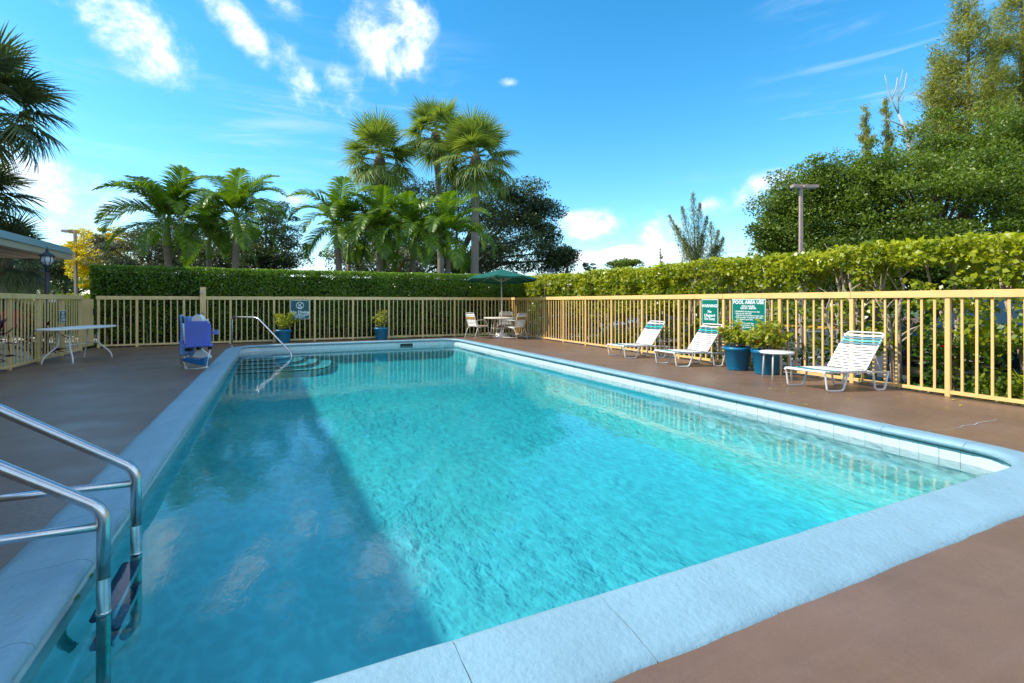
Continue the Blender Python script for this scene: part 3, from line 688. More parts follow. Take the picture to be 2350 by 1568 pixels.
# long oval table in the left corner
t = thing('oval_table', 'long oval white patio table standing by the shaded left fence', 'table', (-3.70, 13.3, 0), math.radians(73))
mb = MB(); pr = []
for k in range(40):
    a = 2*PI*k/40; c_, s_ = math.cos(a), math.sin(a); pr.append((.93*abs(c_)**.62*(1 if c_ > 0 else -1), .36*abs(s_)**.8*(1 if s_ > 0 else -1)))
n = len(pr)
mb.add([(x, y, .715) for x, y in pr]+[(x*1.01, y*1.02, .70) for x, y in pr]+[(x, y, .683) for x, y in pr], [tuple(range(n)), tuple(range(2*n, 3*n))[::-1]]+[(j*n+i, j*n+(i+1) % n, (j+1)*n+(i+1) % n, (j+1)*n+i) for i in range(n) for j in (0, 1)])
mb.build('table_top', M['white'], t)
for sx in (-1, 1):
    for sy in (-1, 1):
        mb = MB(); mb.tube(arc_path([(sx*.42, sy*.10, .69), (sx*.42, sy*.10, .36), (sx*.58, sy*.26, .13), (sx*.60, sy*.28, 0)], .08, 5), .015, 8); mb.build('leg', M['white'], t, True)
mb = MB(); 
for sx in (-1, 1): mb.tube([(sx*.42, -.10, .36), (sx*.42, .10, .36)], .010, 6)
mb.tube([(-.42, 0, .36), (.42, 0, .36)], .010, 6); mb.build('stretcher', M['white'], t, True)
# umbrella table
UC = Vector((7.0, 15.45, 0))
t = thing('umbrella_table', 'round white patio table with the umbrella pole through it, in the far right corner', 'table', UC)
mb = MB(); mb.lathe([(.03, .705), (.60, .705), (.615, .695), (.61, .672), (.59, .668), (.03, .668)], n=40); mb.build('table_top', M['ivory'], t, True)
round_legs(t, (0, 0), .44, .668, 4, M['ivory'], .02, .5)
mb = MB()
for k in range(4):
    a = .5+2*PI*k/4; a2 = a+PI/2; mb.tube([(.44*math.cos(a), .44*math.sin(a), .34), (.44*math.cos(a2), .44*math.sin(a2), .34)], .009, 6)
mb.build('stretcher', M['ivory'], t, True)
t = thing('patio_umbrella', 'dark green patio umbrella open over the table in the far right corner', 'umbrella', UC)
mb = MB(); mb.tube([(0, 0, .1), (0, 0, 2.30)], .021, 12); mb.build('pole', M['ivory'], t, True)
mb = MB(); mb.box((0, 0, .04), (.46, .46, .08)); mb.box((0, 0, .12), (.30, .30, .08)); mb.lathe([(.06, .16), (.035, .30)], n=14, caps=True); mb.build('base', M['white'], t, bevel=.008)
RU = 1.20; ZA, ZE = 2.36, 2.03; nr = 8; mb = MB(); vs = [(0, 0, ZA)]; SEG = 6
def can(a, f):   # f 0..1 from apex to hem, sagging between ribs
    k = a/(2*PI/nr); fr_ = abs((k % 1)-.5)*2; Rr = RU*(1-.045*(1-fr_**2)); z = ZA+(ZE-ZA)*(f**.92)-.035*f*(1-fr_**2)
    x_, y_ = Rr*f*math.cos(a+.2), Rr*f*math.sin(a+.2); return (x_, y_, z-.055*(x_*FW[0]+y_*FW[1]))
na_ = nr*6
for i in range(1, SEG+1): vs += [can(2*PI*j/na_, i/SEG) for j in range(na_)]
vs += [(x, y, z-.05) for x, y, z in vs[-na_:]]
fs = [(0, 1+j, 1+(j+1) % na_) for j in range(na_)]+[(1+i*na_+j, 1+i*na_+(j+1) % na_, 1+(i+1)*na_+(j+1) % na_, 1+(i+1)*na_+j) for i in range(SEG) for j in range(na_)]
mb.add(vs, fs); co = mb.build('canopy', M['canopygreen'], t)
sm = co.modifiers.new('thick', 'SOLIDIFY'); sm.thickness = .004
mb = MB(); mb.lathe([(.0, 2.415), (.02, 2.40), (.03, 2.37), (.0, 2.36)], n=10); mb.build('finial', M['canopygreen'], t, True)
for k in range(nr):
    a = 2*PI*k/nr+.2; rb = MB(); rb.tube([(0, 0, ZA-.02), (RU*.97*math.cos(a), RU*.97*math.sin(a), ZE-.012-.055*RU*(math.cos(a)*FW[0]+math.sin(a)*FW[1]))], .006, 5); r_ = rb.build('rib', M['ivory'], t)
    rb = MB(); rb.tube([(.02*math.cos(a), .02*math.sin(a), 1.92), (RU*.5*math.cos(a), RU*.5*math.sin(a), (ZA+ZE)/2-.03)], .006, 5); rb.build('strut', M['ivory'], r_)
# chairs: local +Y is the way the sitter faces
def make_chair(label):
    t = thing('patio_chair', label, 'chair', (0, 0, 0), 0, 'strap chairs round the umbrella table')
    w = .24; m = M['ivory']
    mb = MB(); mb.tube(arc_path([(-w, -.20, .40), (-w+.01, -.33, .86), (w-.01, -.33, .86), (w, -.20, .40)], .06, 5), .0125, 8); mb.build('back_frame', m, t, True)
    mb = MB(); mb.tube(arc_path([(-w, -.22, .39), (-w, .25, .41), (w, .25, .41), (w, -.22, .39)], .05, 4), .0125, 8); mb.build('seat_frame', m, t, True)
    for sx in (-1, 1):
        x = sx*(w+.02)
        mb = MB(); mb.tube(arc_path([(sx*w, -.265, .60), (x, -.10, .635), (x, .17, .62), (x, .25, .40), (x+sx*.01, .33, .0)], .07, 5), .0125, 8); lg_ = mb.build('leg', m, t, True)
        mb = MB(); mb.tube(arc_path([(x, .02, .40), (x, -.20, .36), (x+sx*.01, -.34, .0)], .06, 4), .0125, 8); mb.build('leg', m, t, True)
        mb = MB(); mb.tube([(x+sx*.008, .31, .06), (x+sx*.008, -.32, .06)], .009, 6); mb.build('stretcher', m, t, True)
    n = 9
    for k in range(n):
        s_ = .08+k*.80/(n-1); y = -.20-.13*s_; z = .40+.46*s_; mm = M['orange'] if k in (5, 6) else M['strap']
        mb = MB(); mb.box((0, y+.004, z), (2*w-.01, .005, .040), Matrix.Rotation(-.27, 3, 'X')); mb.build('strap', mm, t)
    for k in range(8):
        y = -.17+k*.055; mb = MB(); mb.box((0, y, .404+.003*k), (2*w+.01, .045, .005)); mb.build('strap', M['orange'] if k in (5, 6) else M['strap'], t)
    return t
ch = make_chair('ochre striped strap chair left of the umbrella table, facing right'); ch.location = (6.22, 15.72, 0); ch.rotation_euler = (0, 0, math.radians(-72))
dup(ch, (7.22, 14.86, 0), math.radians(24), 'ochre striped strap chair right of the umbrella table, its back to the camera')
dup(ch, (7.42, 16.05, 0), math.radians(150), 'ochre striped strap chair behind the umbrella table, mostly hidden by it')

# ------------------------------------------------------------------ pool lift
LC = gp(458, 846); Rz = -YAW
t = thing('pool_lift', 'folded pool lift with bright blue seat and white frame at the left pool edge', 'pool lift', LC, Rz)
K = 9.3/FPX
def lp(px, py, y=0): return ((px-458)*K, y, CAM_H-(py-HZ)*K)
def poly_plate(name, pts, y0, th, m, par, bevel=.012, sub=False):
    mb = MB(); mb.prism([(lp(*p)[0], lp(*p)[2]) for p in pts], y0, y0+th, 1); return mb.build(name, m, par, bevel=bevel)
def rr(x0, y0, x1, y1, r, n=5):
    o = []
    for cx, cy, a0 in ((x1-r, y1-r, 0), (x0+r, y1-r, 90), (x0+r, y0+r, 180), (x1-r, y0+r, 270)):
        for k in range(n+1): a = math.radians(a0+90*k/n); o.append((cx+r*math.cos(a), cy+r*math.sin(a)))
    return o
bk = [(x-(790-y)*.03+ (x-455)*-.0, y) for x, y in rr(426, 737, 484, 797, 11)]
poly_plate('seat_back', bk, -.02, .05, M['liftblue'], t, .02)
mb = MB(); mb.box((lp(456, 0)[0], -.06, lp(0, 793)[2]), (.58, .12, .035), Matrix.Rotation(-.06, 3, 'Y')); mb.build('seat', M['liftblue'], t, bevel=.012)
mb = MB(); mb.tube([lp(419, 726, .0), lp(421, 742, .0)], .016); mb.build('handle_grip', M['black'], t, True)
mb = MB(); mb.tube([lp(421, 742, .0), lp(425, 789, .0)], .015); mb.build('arm_rest', M['white'], t, True)
mb = MB(); mb.box(lp(418, 785, 0), (.06, .08, .06)); mb.build('arm_bracket', M['liftblue'], t, bevel=.008)
mb = MB(); mb.box(lp(496, 762, 0), (.07, .05, .09)); mb.box(lp(489, 763, 0), (.06, .03, .03)); mb.build('arm_bracket', M['liftblue'], t, bevel=.008)
for c_, s_ in ((lp(433, 802, .0), (.09, .09, .05)), (lp(455, 799, .02), (.06, .06, .05)), (lp(482, 798, 0), (.05, .06, .05))): mb = MB(); mb.box(c_, s_); mb.build('bracket', M['black'], t)
mb = MB(); mb.prism([(lp(*p)[0], lp(*p)[2]) for p in ((448, 802), (456, 800), (478, 817), (478, 822), (436, 820))], .05, .10, 1); mb.build('mast_gusset', M['white'], t, bevel=.004)
mb = MB(); mb.tube([lp(483, 800, 0), lp(479, 826, -.05), lp(480, 838, -.08)], .014); mb.build('strut', M['white'], t, True)
mb = MB(); mb.prism([(lp(*p)[0], lp(*p)[2]) for p in ((432, 819), (440, 820), (470, 823), (481, 817), (480, 836), (462, 834), (430, 825))], -.16, .0, 1); mb.build('foot_rest', M['footblue'], t, bevel=.008)
mb = MB(); mb.tube([lp(425, 818, -.02), lp(434, 846, -.06), lp(455, 845, -.08), lp(483, 840, -.08)], .017, 8); mb.tube([lp(423, 816, .1), lp(425, 846, .1)], .012, 8); mb.build('base_frame', M['white'], t, True)
mb = MB(); mb.prism([(lp(*p)[0], lp(*p)[2]) for p in ((422, 818), (428, 818), (434, 848), (446, 852), (445, 854), (430, 852), (425, 838))], -.10, -.06, 1); mb.build('lever', M['steel'], t, bevel=.004)
mb = MB(); mb.lathe([(.0, 0), (.10, 0), (.10, .10), (.0, .10)], n=18); mw = mb.build('winch_housing', M['white'], t); mw.location = lp(447, 735, .16); mw.rotation_euler = (PI/2, 0, 0)
mb = MB(); mb.box(lp(459, 735, .14), (.12, .05, .035)); mb.box(lp(460, 740, .14), (.16, .04, .02)); mb.build('winch_arm', M['white'], t)
mb = MB(); mb.tube([lp(447, 738, .12), lp(447, 815, .12)], .035, 10); mb.build('mast', M['white'], t, True)
# cloth cover hanging on the lift's left side
tc_ = thing('lift_cover', 'light blue cloth cover draped on the left side of the pool lift', 'cover', LC, Rz)
mb = MB(); nx, nz = 14, 18; vs = []
for k in range(nz+1):
    f = k/nz
    for i in range(nx+1):
        g_ = i/nx; x0, x1 = 396+2*math.sin(f*5)*.6, 438-2*math.sin(f*3.3)
        top = 727-(7*max(0, 1-abs(g_-.05)*12) + 6*max(0, 1-abs(g_-.93)*7))
        py = top+(818-top)*f; p = lp(x0+(x1-x0)*g_, py); vs.append((p[0], .20+.035*math.sin(g_*9+f*3)+.02*math.sin(g_*21-f*5)+.05*f*math.sin(g_*5), p[2]))
mb.add(vs, [(k*(nx+1)+i, k*(nx+1)+i+1, (k+1)*(nx+1)+i+1, (k+1)*(nx+1)+i) for k in range(nz) for i in range(nx)])
cv = mb.build('cloth', M['coverblue'], tc_, True); sm = cv.modifiers.new('thick', 'SOLIDIFY'); sm.thickness = .012
mb = MB(); mb.tube([lp(398, 818, .2), lp(399, 830, .19), lp(397, 838, .2)], .004, 5); mb.build('cord', M['black'], tc_)

# ------------------------------------------------------------------ pots with plants
def pot(name, label, loc, r, h, mleaf, nl, spread, hh, seed, flowers=0, leafL=.10):
    rs = np.random.default_rng(seed); t = thing(name, label, 'potted plant', loc, 0, 'blue pots with plants')
    mb = MB(); mb.lathe([(.0, .0), (r*.74, 0), (r*.76, .02), (r*.80, h*.16), (r*.815, h*.17), (r*.93, h*.80), (r*.965, h*.81), (r*.97, h*.86), (r*1.02, h*.87), (r*1.03, h), (r*.97, h), (r*.93, h*.86)], n=28); mb.build('pot', M['pot'], t, True)
    mb = MB(); mb.lathe([(0, h*.88), (r*.94, h*.88)], n=20); mb.build('soil', M['soil'], t)
    mb = MB(); P = []; A = []
    for k in range(9):
        a = k*2.4+rs.uniform(-.4, .4); q = rs.uniform(.25, 1); tip = Vector((math.cos(a)*spread*q, math.sin(a)*spread*q, h+hh*rs.uniform(.55, 1)*(1.15-.4*q)))
        b0 = Vector((math.cos(a)*r*.4, math.sin(a)*r*.4, h*.85)); md = b0.lerp(tip, .5)+Vector((0, 0, .06)); mb.tube([b0, md, tip], [.008, .006, .003], 5)
        for s_ in np.linspace(.25, 1, nl//9):
            c_ = b0.lerp(md, s_*2) if s_ < .5 else md.lerp(tip, s_*2-1); th = rs.uniform(0, 2*PI); dr = np.array([math.cos(th), math.sin(th), rs.uniform(-.5, .6)])
            P.append(np.array(c_)+dr*leafL*rs.uniform(.3, 1.3)); A.append(dr)
    mb.build('stems', M['bark'], t)
    P = np.array(P); A = norm(np.array(A))
    leaves('foliage', P, leafL*1.25, leafL*.50, mleaf, t, adir=A, aw=.8, bias=(-.5, -.2, .7), fold=.25, tone=rs.uniform(.2, 1, len(P)))
    for k in range(flowers):
        q = P[rs.integers(len(P))]+np.array([0, 0, .03]); Q = q+rs.normal(size=(9, 3))*.025; leaves('coloured_leaves', Q, leafL*1.1, leafL*.34, M['croton'], t, stuff=False)
pot('potted_plant', 'blue pot with leafy shrub in front of the rules sign, left of the pair', (7.66, 6.42, 0), .235, .42, M['potleaf'], 560, .33, .52, 1, 5, .085)
pot('potted_plant', 'blue pot with leafy shrub behind the round side table, right of the pair', (7.66, 5.83, 0), .235, .42, M['potleaf'], 640, .38, .56, 2, 6, .085)
pot('potted_plant', 'blue pot with wide yellow-green shrub below the No Diving sign', (on_y(650, 16.45), 16.45, 0), .225, .40, M['potleaf'], 700, .52, .55, 3, 0, .075)
pot('potted_plant', 'blue pot with thin upright shoots, alone in the middle of the far fence', (on_y(875, 16.4), 16.4, 0), .225, .40, M['potleaf'], 260, .28, .66, 4, 0, .075)

# ------------------------------------------------------------------ fallen leaves
fl = [(985, 778), (1302, 795), (1380, 815), (1353, 806), (1697, 858), (1655, 860), (1800, 887), (1768, 893), (1778, 896), (1823, 903), (1948, 916), (2176, 936), (2188, 919), (2204, 932), (2060, 913), (1740, 925), (1850, 930), (1585, 850)]
b_ = MB(); b_.add([(-.03, 0, .004), (-.008, .014, .010), (.03, .002, .003), (-.006, -.014, .009)], [(0, 3, 1), (1, 3, 2)]); lme = b_.mesh('fallen_leaf', M['yleaf']); set_tone(lme, [.6, .9])
for k, (px, py) in enumerate(fl):
    o = link('fallen_leaf', lme, None, gp(px, py)+Vector((0, 0, .002))); o.rotation_euler = (0, 0, random.uniform(0, 6)); o.scale = [random.uniform(.8, 1.35)]*3
    tag(o, 'yellow fallen leaf lying on the brown pool deck', 'leaf', 'fallen leaves on the deck')
b_ = MB(); b_.add([(-.035, 0, 0), (-.01, .018, .003), (.035, 0, .001), (-.01, -.018, .003)], [(0, 3, 1), (1, 3, 2)]); gme = b_.mesh('floating_leaf', M['gleaf']); set_tone(gme, [.5, .8])
for (px, py, s_, lb) in ((205, 1322, 1.0, 'green leaf caught at the pool waterline beside the ladder'), (176, 1372, .8, 'small green leaf floating at the left pool wall in the bottom left corner')):
    o = link('floating_leaf', gme, None, gp(px, py, WZ)+Vector((0, 0, .004))); o.rotation_euler = (0, 0, s_*2); o.scale = [s_]*3; tag(o, lb, 'leaf')
# ------------------------------------------------------------------ building on the left (casts the shade on the near-left of the pool)
XE, YE = -5.97, 20.8; ZS = 2.62
bd = thing('motel_building', 'cream walled building with flat grey-green fascia roof reaching in at the left edge', 'building', (XE, YE, 0))
mb = MB(); mb.box((-2.6, -11, ZS+.006), (5.2, 22, .012)); mb.build('soffit', M['soffit'], bd)
for k in range(9):
    mb = MB(); mb.box((-.35-k*.5, -11, ZS-.012), (.03, 21.8, .02)); mb.build('soffit_batten', M['cream'], bd)
mb = MB(); mb.box((.0, -11, 2.695), (.04, 22.04, .17)); mb.box((-2.6, .0, 2.695), (5.18, .04, .17)); mb.build('cream_board', M['cream'], bd)
mb = MB(); mb.prism([(.022, 2.782), (.06, 2.782), (-.06, 3.0), (-.12, 3.0)], -22.06, .06, 1)
mb.v = [(x, y, z) for x, y, z in mb.v]; mb.build('fascia', M['fascia'], bd)
mb = MB(); mb.box((-2.62, .03, 2.87), (5.1, .04, .20)); mb.build('fascia', M['fascia'], bd)
mb = MB(); mb.box((-2.7, -11, 2.985), (5.1, 21.9, .03)); mb.build('roof', M['fascia'], bd)
HB = 7.9; XB = -.02-1.05*HB
mb = MB(); mb.box((XB-XE-5-.4, -18, HB/2-.1), (10, 36, HB-.4)); mb.build('wall', M['stucco'], bd)
mb = MB(); mb.box((XB-XE-5, -18, HB-.12), (10.0, 36.6, .24)); mb.build('upper_roof', M['fascia'], bd)

# ------------------------------------------------------------------ lamps and poles
def lantern(name, label, loc, z0, ztop, r, m=M['lantern']):
    t = thing(name, label, 'lamp post', loc); h = ztop-z0
    zb = ztop-r*3.9
    mb = MB(); mb.tube([(0, 0, z0), (0, 0, zb-.12)], .042, 12); mb.build('post', M['darkpole'], t, True)
    mb = MB(); mb.lathe([(.042, zb-.14), (.03, zb-.08), (.04, zb-.06), (.03, zb-.02), (r*.62, zb+.03), (r*.5, zb+.05)], n=16, caps=True); mb.build('collar', m, t, True)
    mb = MB(); mb.lathe([(r*.45, zb+.05), (r*.86, zb+.11), (r*.97, zb+r*1.15), (r*.86, zb+r*1.95)], n=20); mb.build('globe', M['lens'], t, True)
    for k in range(8):
        a = 2*PI*k/8; c_, s_ = math.cos(a), math.sin(a); mb = MB(); mb.tube([(c_*q, s_*q, z) for q, z in ((r*.5, zb+.04), (r*.92, zb+.11), (r*1.03, zb+r*1.15), (r*.92, zb+r*2.0))], .007, 5); mb.build('cage_bar', m, t)
    mb = MB(); mb.lathe([(r*.9, zb+r*1.98), (r*1.22, zb+r*1.95), (r*1.15, zb+r*2.12), (r*.62, zb+r*2.55), (r*.28, zb+r*2.8), (r*.2, zb+r*3.0), (r*.24, zb+r*3.1), (r*.08, zb+r*3.4), (.004, ztop)], n=18, caps=True); mb.build('cap', m, t, True)
p = at(108, 650, 12.0); lantern('lamp_post', 'black iron lantern on a dark post behind the left fence', (p.x, p.y, 0), -.02, CAM_H+(692-565)/FPX*12, .13)
p = at(1264.5, 650, 26.0); lantern('lamp_post', 'tip of a distant lantern just showing above the far hedge right of the umbrella', (p.x, p.y, 0), GZ, CAM_H+(692-609)/FPX*26, .17)
def pole(name, label, px, d, ytop, w, heads, rz=0, lean=0):
    p = at(px, 650, d); t = thing(name, label, 'light pole', (p.x, p.y, GZ), -YAW+rz); h = CAM_H-GZ+(HZ-ytop)/FPX*d
    mb = MB(); b0 = w*.62; mb.add([(-b0, -b0, 0), (b0, -b0, 0), (b0, b0, 0), (-b0, b0, 0)]+[(sx*w/2+lean, sy*w/2, h) for sx, sy in ((-1, -1), (1, -1), (1, 1), (-1, 1))], [(0, 1, 2, 3), (4, 5, 6, 7), (0, 1, 5, 4), (1, 2, 6, 5), (2, 3, 7, 6), (3, 0, 4, 7)]); mb.build('pole', M['brownpole'], t)
    for (x0, x1, dz, dy, th) in heads:
        mb = MB(); mb.box(((x0+x1)/2+lean, dy, h+dz), (abs(x1-x0), .32, th)); hd = mb.build('lamp_head', M['brownpole'], t, bevel=.02)
        mb = MB(); mb.box(((x0+x1)/2+lean, dy, h+dz-th/2-.012), (abs(x1-x0)*.7, .24, .02)); mb.build('lens', M['lens'], hd)
        mb = MB(); mb.box(((x0 if x0 > 0 else x1)*.5+lean, dy*.5, h+dz-.02), (max(.1, abs(x0 if x0 > 0 else x1)), .07, .07)); mb.build('arm', M['brownpole'], t)
pole('light_pole', 'slim brown car park light pole with one head, left of the yellow tree', 176, 30, 528, .12, [(-.74, -.26, -.06, 0, .15)], lean=-.1)
pole('light_pole', 'tall brown light pole with two box heads in front of the big round tree', 1838, 24, 430, .13, [(-.50, -.06, .02, -.1, .15), (.14, .86, .05, .1, .15)])
pole('light_pole', 'small distant floodlight on a pole above the hedge right of the umbrella', 1302, 34, 608, .16, [(-.18, .12, -.0, -.1, .22)])
# utility pole with wires
p = at(1413, 650, 60); t = thing('utility_pole', 'pale utility pole top with a crossing wire above the right hedge', 'utility pole', (p.x, p.y, GZ), -YAW)
mb = MB(); mb.tube([(0, 0, 0), (0, 0, CAM_H-GZ+(692-595)/FPX*60)], .22, 8); mb.build('pole', M['palebark'], t)
mb = MB(); q = lambda px, py: (( (px-1413)/FPX*60), 0, CAM_H-GZ+(692-py)/FPX*60)
mb.tube([q(1180, 690), q(1413, 597), ], .018, 4); mb.tube([q(1413, 598), q(1760, 572), q(2100, 540)], .018, 4); mb.tube([q(1413, 599), q(1490, 600)], .03, 4); mb.build('wire', M['darkpole'], t)
# notices on the left behind the fence
p = at(122, 700, 17); t = thing('notice_post', 'white notice over a red panel on a post behind the left fence', 'notice', (p.x, p.y, -.02), -YAW)
k_ = 17/FPX; ql = lambda px, py: ((px-122)*k_, 0, CAM_H-(py-HZ)*k_+.02)
mb = MB(); mb.tube([(0, .03, 0), (0, .03, 1.6)], .03, 8); mb.build('post', M['darkpole'], t)
mb = MB(); mb.box(ql(120, 688), (.20, .02, .19)); mb.build('notice', M['signwhite'], t)
mb = MB(); mb.box(ql(124, 702), (.19, .05, .20)); mb.build('red_panel', M['redlens'], t)
p = at(134, 700, 17.3); t = thing('utility_cabinet', 'blue-grey metal cabinet on a post right of the red panel, behind the left fence', 'cabinet', (p.x, p.y, -.02), -YAW)
mb = MB(); mb.box((0, 0, 1.27), (.13, .12, .38)); mb.build('cabinet', M['greycar'], t, bevel=.01); mb = MB(); mb.box((0, 0, .55), (.05, .05, 1.1)); mb.build('post', M['greycar'], t)

# ------------------------------------------------------------------ vehicles (nose towards local -X)
def wheel(par, x, y, r=.36, w=.24):
    mb = MB(); mb.lathe([(r*.6, -w/2), (r*.95, -w/2), (r, -w*.35), (r, w*.35), (r*.95, w/2), (r*.6, w/2)], n=26); o = mb.build('wheel', M['rubber'], par, True, loc=(x, y, r)); o.rotation_euler = (PI/2, 0, 0)
    mb = MB(); mb.lathe([(0, -w*.36), (r*.22, -w*.40), (r*.55, -w*.30), (r*.66, -w*.46), (r*.66, w*.46), (r*.55, w*.30), (r*.22, w*.40), (0, w*.36)], n=20); mb.build('rim', M['rim'], o, True)
def car(name, label, loc, rz, m, prof, cab, W_, Lw, grille=None, rear=False, cat='car'):
    t = thing(name, label, cat, loc, rz)
    mb = MB(); mb.prism(prof, -W_/2, W_/2, 1); mb.build('body', m, t, bevel=.055)
    (x0, x1, x2, x3, zb, zt) = cab; b_ = MB(); i = .16; wt_ = W_/2-.06; ww = W_/2-i-.06
    b_.add([(x0, -wt_, zb), (x3, -wt_, zb), (x3, wt_, zb), (x0, wt_, zb), (x1, -ww, zt), (x2, -ww, zt), (x2, ww, zt), (x1, ww, zt)], [(0, 1, 2, 3), (4, 5, 6, 7), (0, 1, 5, 4), (1, 2, 6, 5), (2, 3, 7, 6), (3, 0, 4, 7)]); b_.build('window', M['glass'], t, bevel=.02)
    mb = MB(); mb.box(((x1+x2)/2, 0, zt+.012), (x2-x1+.1, 2*ww+.08, .05)); mb.build('roof', m, t, bevel=.02)
    for xa_, xb_ in ((x0, x1), (x3, x2)):
        for s_ in (-1, 1):
            mb = MB(); mb.tube([(xa_, s_*(wt_+.004), zb), (xb_, s_*(ww+.004), zt)], .035, 6); mb.build('pillar', m, t)
    mb = MB(); 
    for s_ in (-1, 1): mb.tube([((x1+x2)/2, s_*(wt_+.004), zb), ((x1+x2)/2, s_*(ww+.004), zt)], .03, 6)
    mb.build('pillar', m, t)
    for x in Lw:
        for s_ in (-1, 1): wheel(t, x, s_*(W_/2-.10))
    for s_ in (-1, 1):
        mb = MB(); mb.box((prof[0][0]+.06, s_*(W_/2-.24), .72), (.12, .32, .16)); mb.build('headlight', M['lens'], t, bevel=.02)
        mb = MB(); mb.box((max(p[0] for p in prof)-.04, s_*(W_/2-.2), .80), (.10, .28, .18)); mb.build('tail_light', M['redlens'], t, bevel=.015)
    return t
tp = [(0.02, .38), (0, .58), (.0, 1.02), (.10, 1.12), (1.15, 1.22), (1.45, 1.24), (5.7, 1.24), (5.75, .6), (5.7, .42), (4.9, .42), (4.75, .78), (4.3, .86), (3.85, .78), (3.7, .40), (1.65, .36), (1.5, .76), (1.1, .86), (.7, .76), (.55, .36)]
P0 = Vector((9.95, 4.18, GZ+.004))
tk = car('pickup_truck', 'dark navy pickup truck with slatted grille parked behind the right fence and hedge', P0, 0, M['navy'], tp, (1.45, 2.25, 3.5, 3.75, 1.20, 1.80), 1.96, (1.1, 4.3), cat='pickup truck')
mb = MB(); mb.box((-.01, 0, .80), (.05, 1.15, .40)); gr = mb.build('grille', M['black'], tk)
for k in range(5): mb = MB(); mb.box((-.045, 0, .65+k*.082), (.03, 1.15, .028)); mb.build('grille_bar', M['chrome'], gr, bevel=.006)
text('GMC', .17, M['redlens'], tk, (-.068, 0, .88), 'brand_letters', rot=(PI/2, 0, -PI/2), bold=.006)
mb = MB(); mb.box((-.06, 0, .47), (.22, 1.9, .16)); mb.build('bumper', M['chrome'], tk, bevel=.03)
mb = MB(); mb.box((-.0, 0, .35), (.06, 1.2, .12)); mb.build('air_intake', M['black'], tk)
cp = [(0, .35), (.0, .62), (.12, .78), (1.0, .93), (1.2, .95), (3.9, 1.0), (4.45, .95), (4.55, .6), (4.5, .32), (3.98, .30), (3.85, .58), (3.55, .68), (3.25, .58), (3.1, .28), (1.35, .28), (1.2, .58), (.9, .68), (.6, .58), (.47, .30)]
cb = (1.1, 1.85, 3.2, 3.95, .94, 1.42)
p = at(1392, 700, 19); car('parked_car', 'grey-blue car parked side-on behind the far lounger and the hedge', (p.x, p.y, GZ+.004), math.radians(-18), M['greycar'], cp, cb, 1.78, (.9, 3.55))
p = at(1236, 700, 27); car('parked_car', 'dark navy car glimpsed through the hedge right of the umbrella table', (p.x, p.y, GZ+.004), math.radians(-30), M['navy'], cp, cb, 1.78, (.9, 3.55))
p = at(120, 700, 20.0); car('parked_car', 'red car with pale windows seen between the pickets of the left fence', (p.x, p.y, -.012), math.radians(-128), M['redcar'], cp, cb, 1.78, (.9, 3.55))
p = at(208, 700, 27.0); car('parked_car', 'white car behind the left gate, right of the red car', (p.x, p.y, -.012), math.radians(170), M['whitecar'], cp, cb, 1.78, (.9, 3.55))

# ------------------------------------------------------------------ hedges
def clumpy(x, y, z, f=1.0):
    return (np.sin(x*2.3*f+1.3)+np.sin(y*1.9*f+z*1.1)+np.sin((x+y)*3.1*f+.7)+np.sin(z*4.2*f+y*1.3+x*.7)+np.sin(y*5.1*f-z*2.3))/5
hb = thing('clipped_hedge', 'dense dark green box-clipped hedge behind the far fence', 'hedge', (2, 17.7, 0))
N1 = 66000; x0, x1, y0, y1, zt = -4.55, 9.7, 17.13, 18.15, 2.25
u = RNG.uniform(0, 1, N1); X = RNG.uniform(x0, x1, N1); top = u < .22; end = (u >= .22) & (u < .26)
Y = y0+np.abs(RNG.normal(0, .09, N1)); Z = RNG.uniform(.0, zt, N1)
Y[top] = RNG.uniform(y0, y1, top.sum()); Z[top] = zt-np.abs(RNG.normal(0, .05, top.sum())); X[end] = x0+np.abs(RNG.normal(0, .08, end.sum())); Y[end] = RNG.uniform(y0, y1, end.sum())
bumpv = clumpy(X, Y, Z, 1.6); Y = Y-bumpv*.07; Z = Z+np.where(top, clumpy(X, Y, Z*0, 1.2)*.035, 0)
low = Z < 1.3; keep = ~(low & (clumpy(X, Y*0, Z, 2.4) < -.22) & (RNG.uniform(0, 1, N1) < .6)) & ~((X > 6.3) & (Z < 1.25) & (RNG.uniform(0, 1, N1) < .6))
keep &= ~((Z < .35) & (RNG.uniform(0, 1, N1) < .6))
P = np.stack([X-2, Y-17.7, Z], 1)[keep]; tn = .25+.35*RNG.uniform(0, 1, keep.sum())**1.5+.25*bumpv[keep]+np.where(top[keep], .25, 0)+np.clip((X[keep]-1)*.012, 0, .2)  # top and right-hand leaves toned lighter, sunlight put into their colour
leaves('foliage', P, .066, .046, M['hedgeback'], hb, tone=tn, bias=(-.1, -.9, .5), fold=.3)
mb = MB(); mb.box((.35, .08, 1.05), (13.6, .5, 2.0)); mb.v = [v for v in mb.v]; core = mb.build('dark_core', mat('hedge_shade', (.022, .034, .010), .95, .6, 18, 1, 22), hb); core['kind'] = 'stuff'  # solid dark box blocks see-through, the hedge's inner shade put into its colour
for k in range(24):
    x = -4.3+k*.54+random.uniform(-.1, .1)-2; mb = MB(); mb.tube([(x, -.38, -.2), (x+random.uniform(-.1, .1), -.36, .5), (x+random.uniform(-.2, .2), -.3, 1.2)], [.025, .02, .01], 5); mb.build('trunk', M['palebark'], hb)
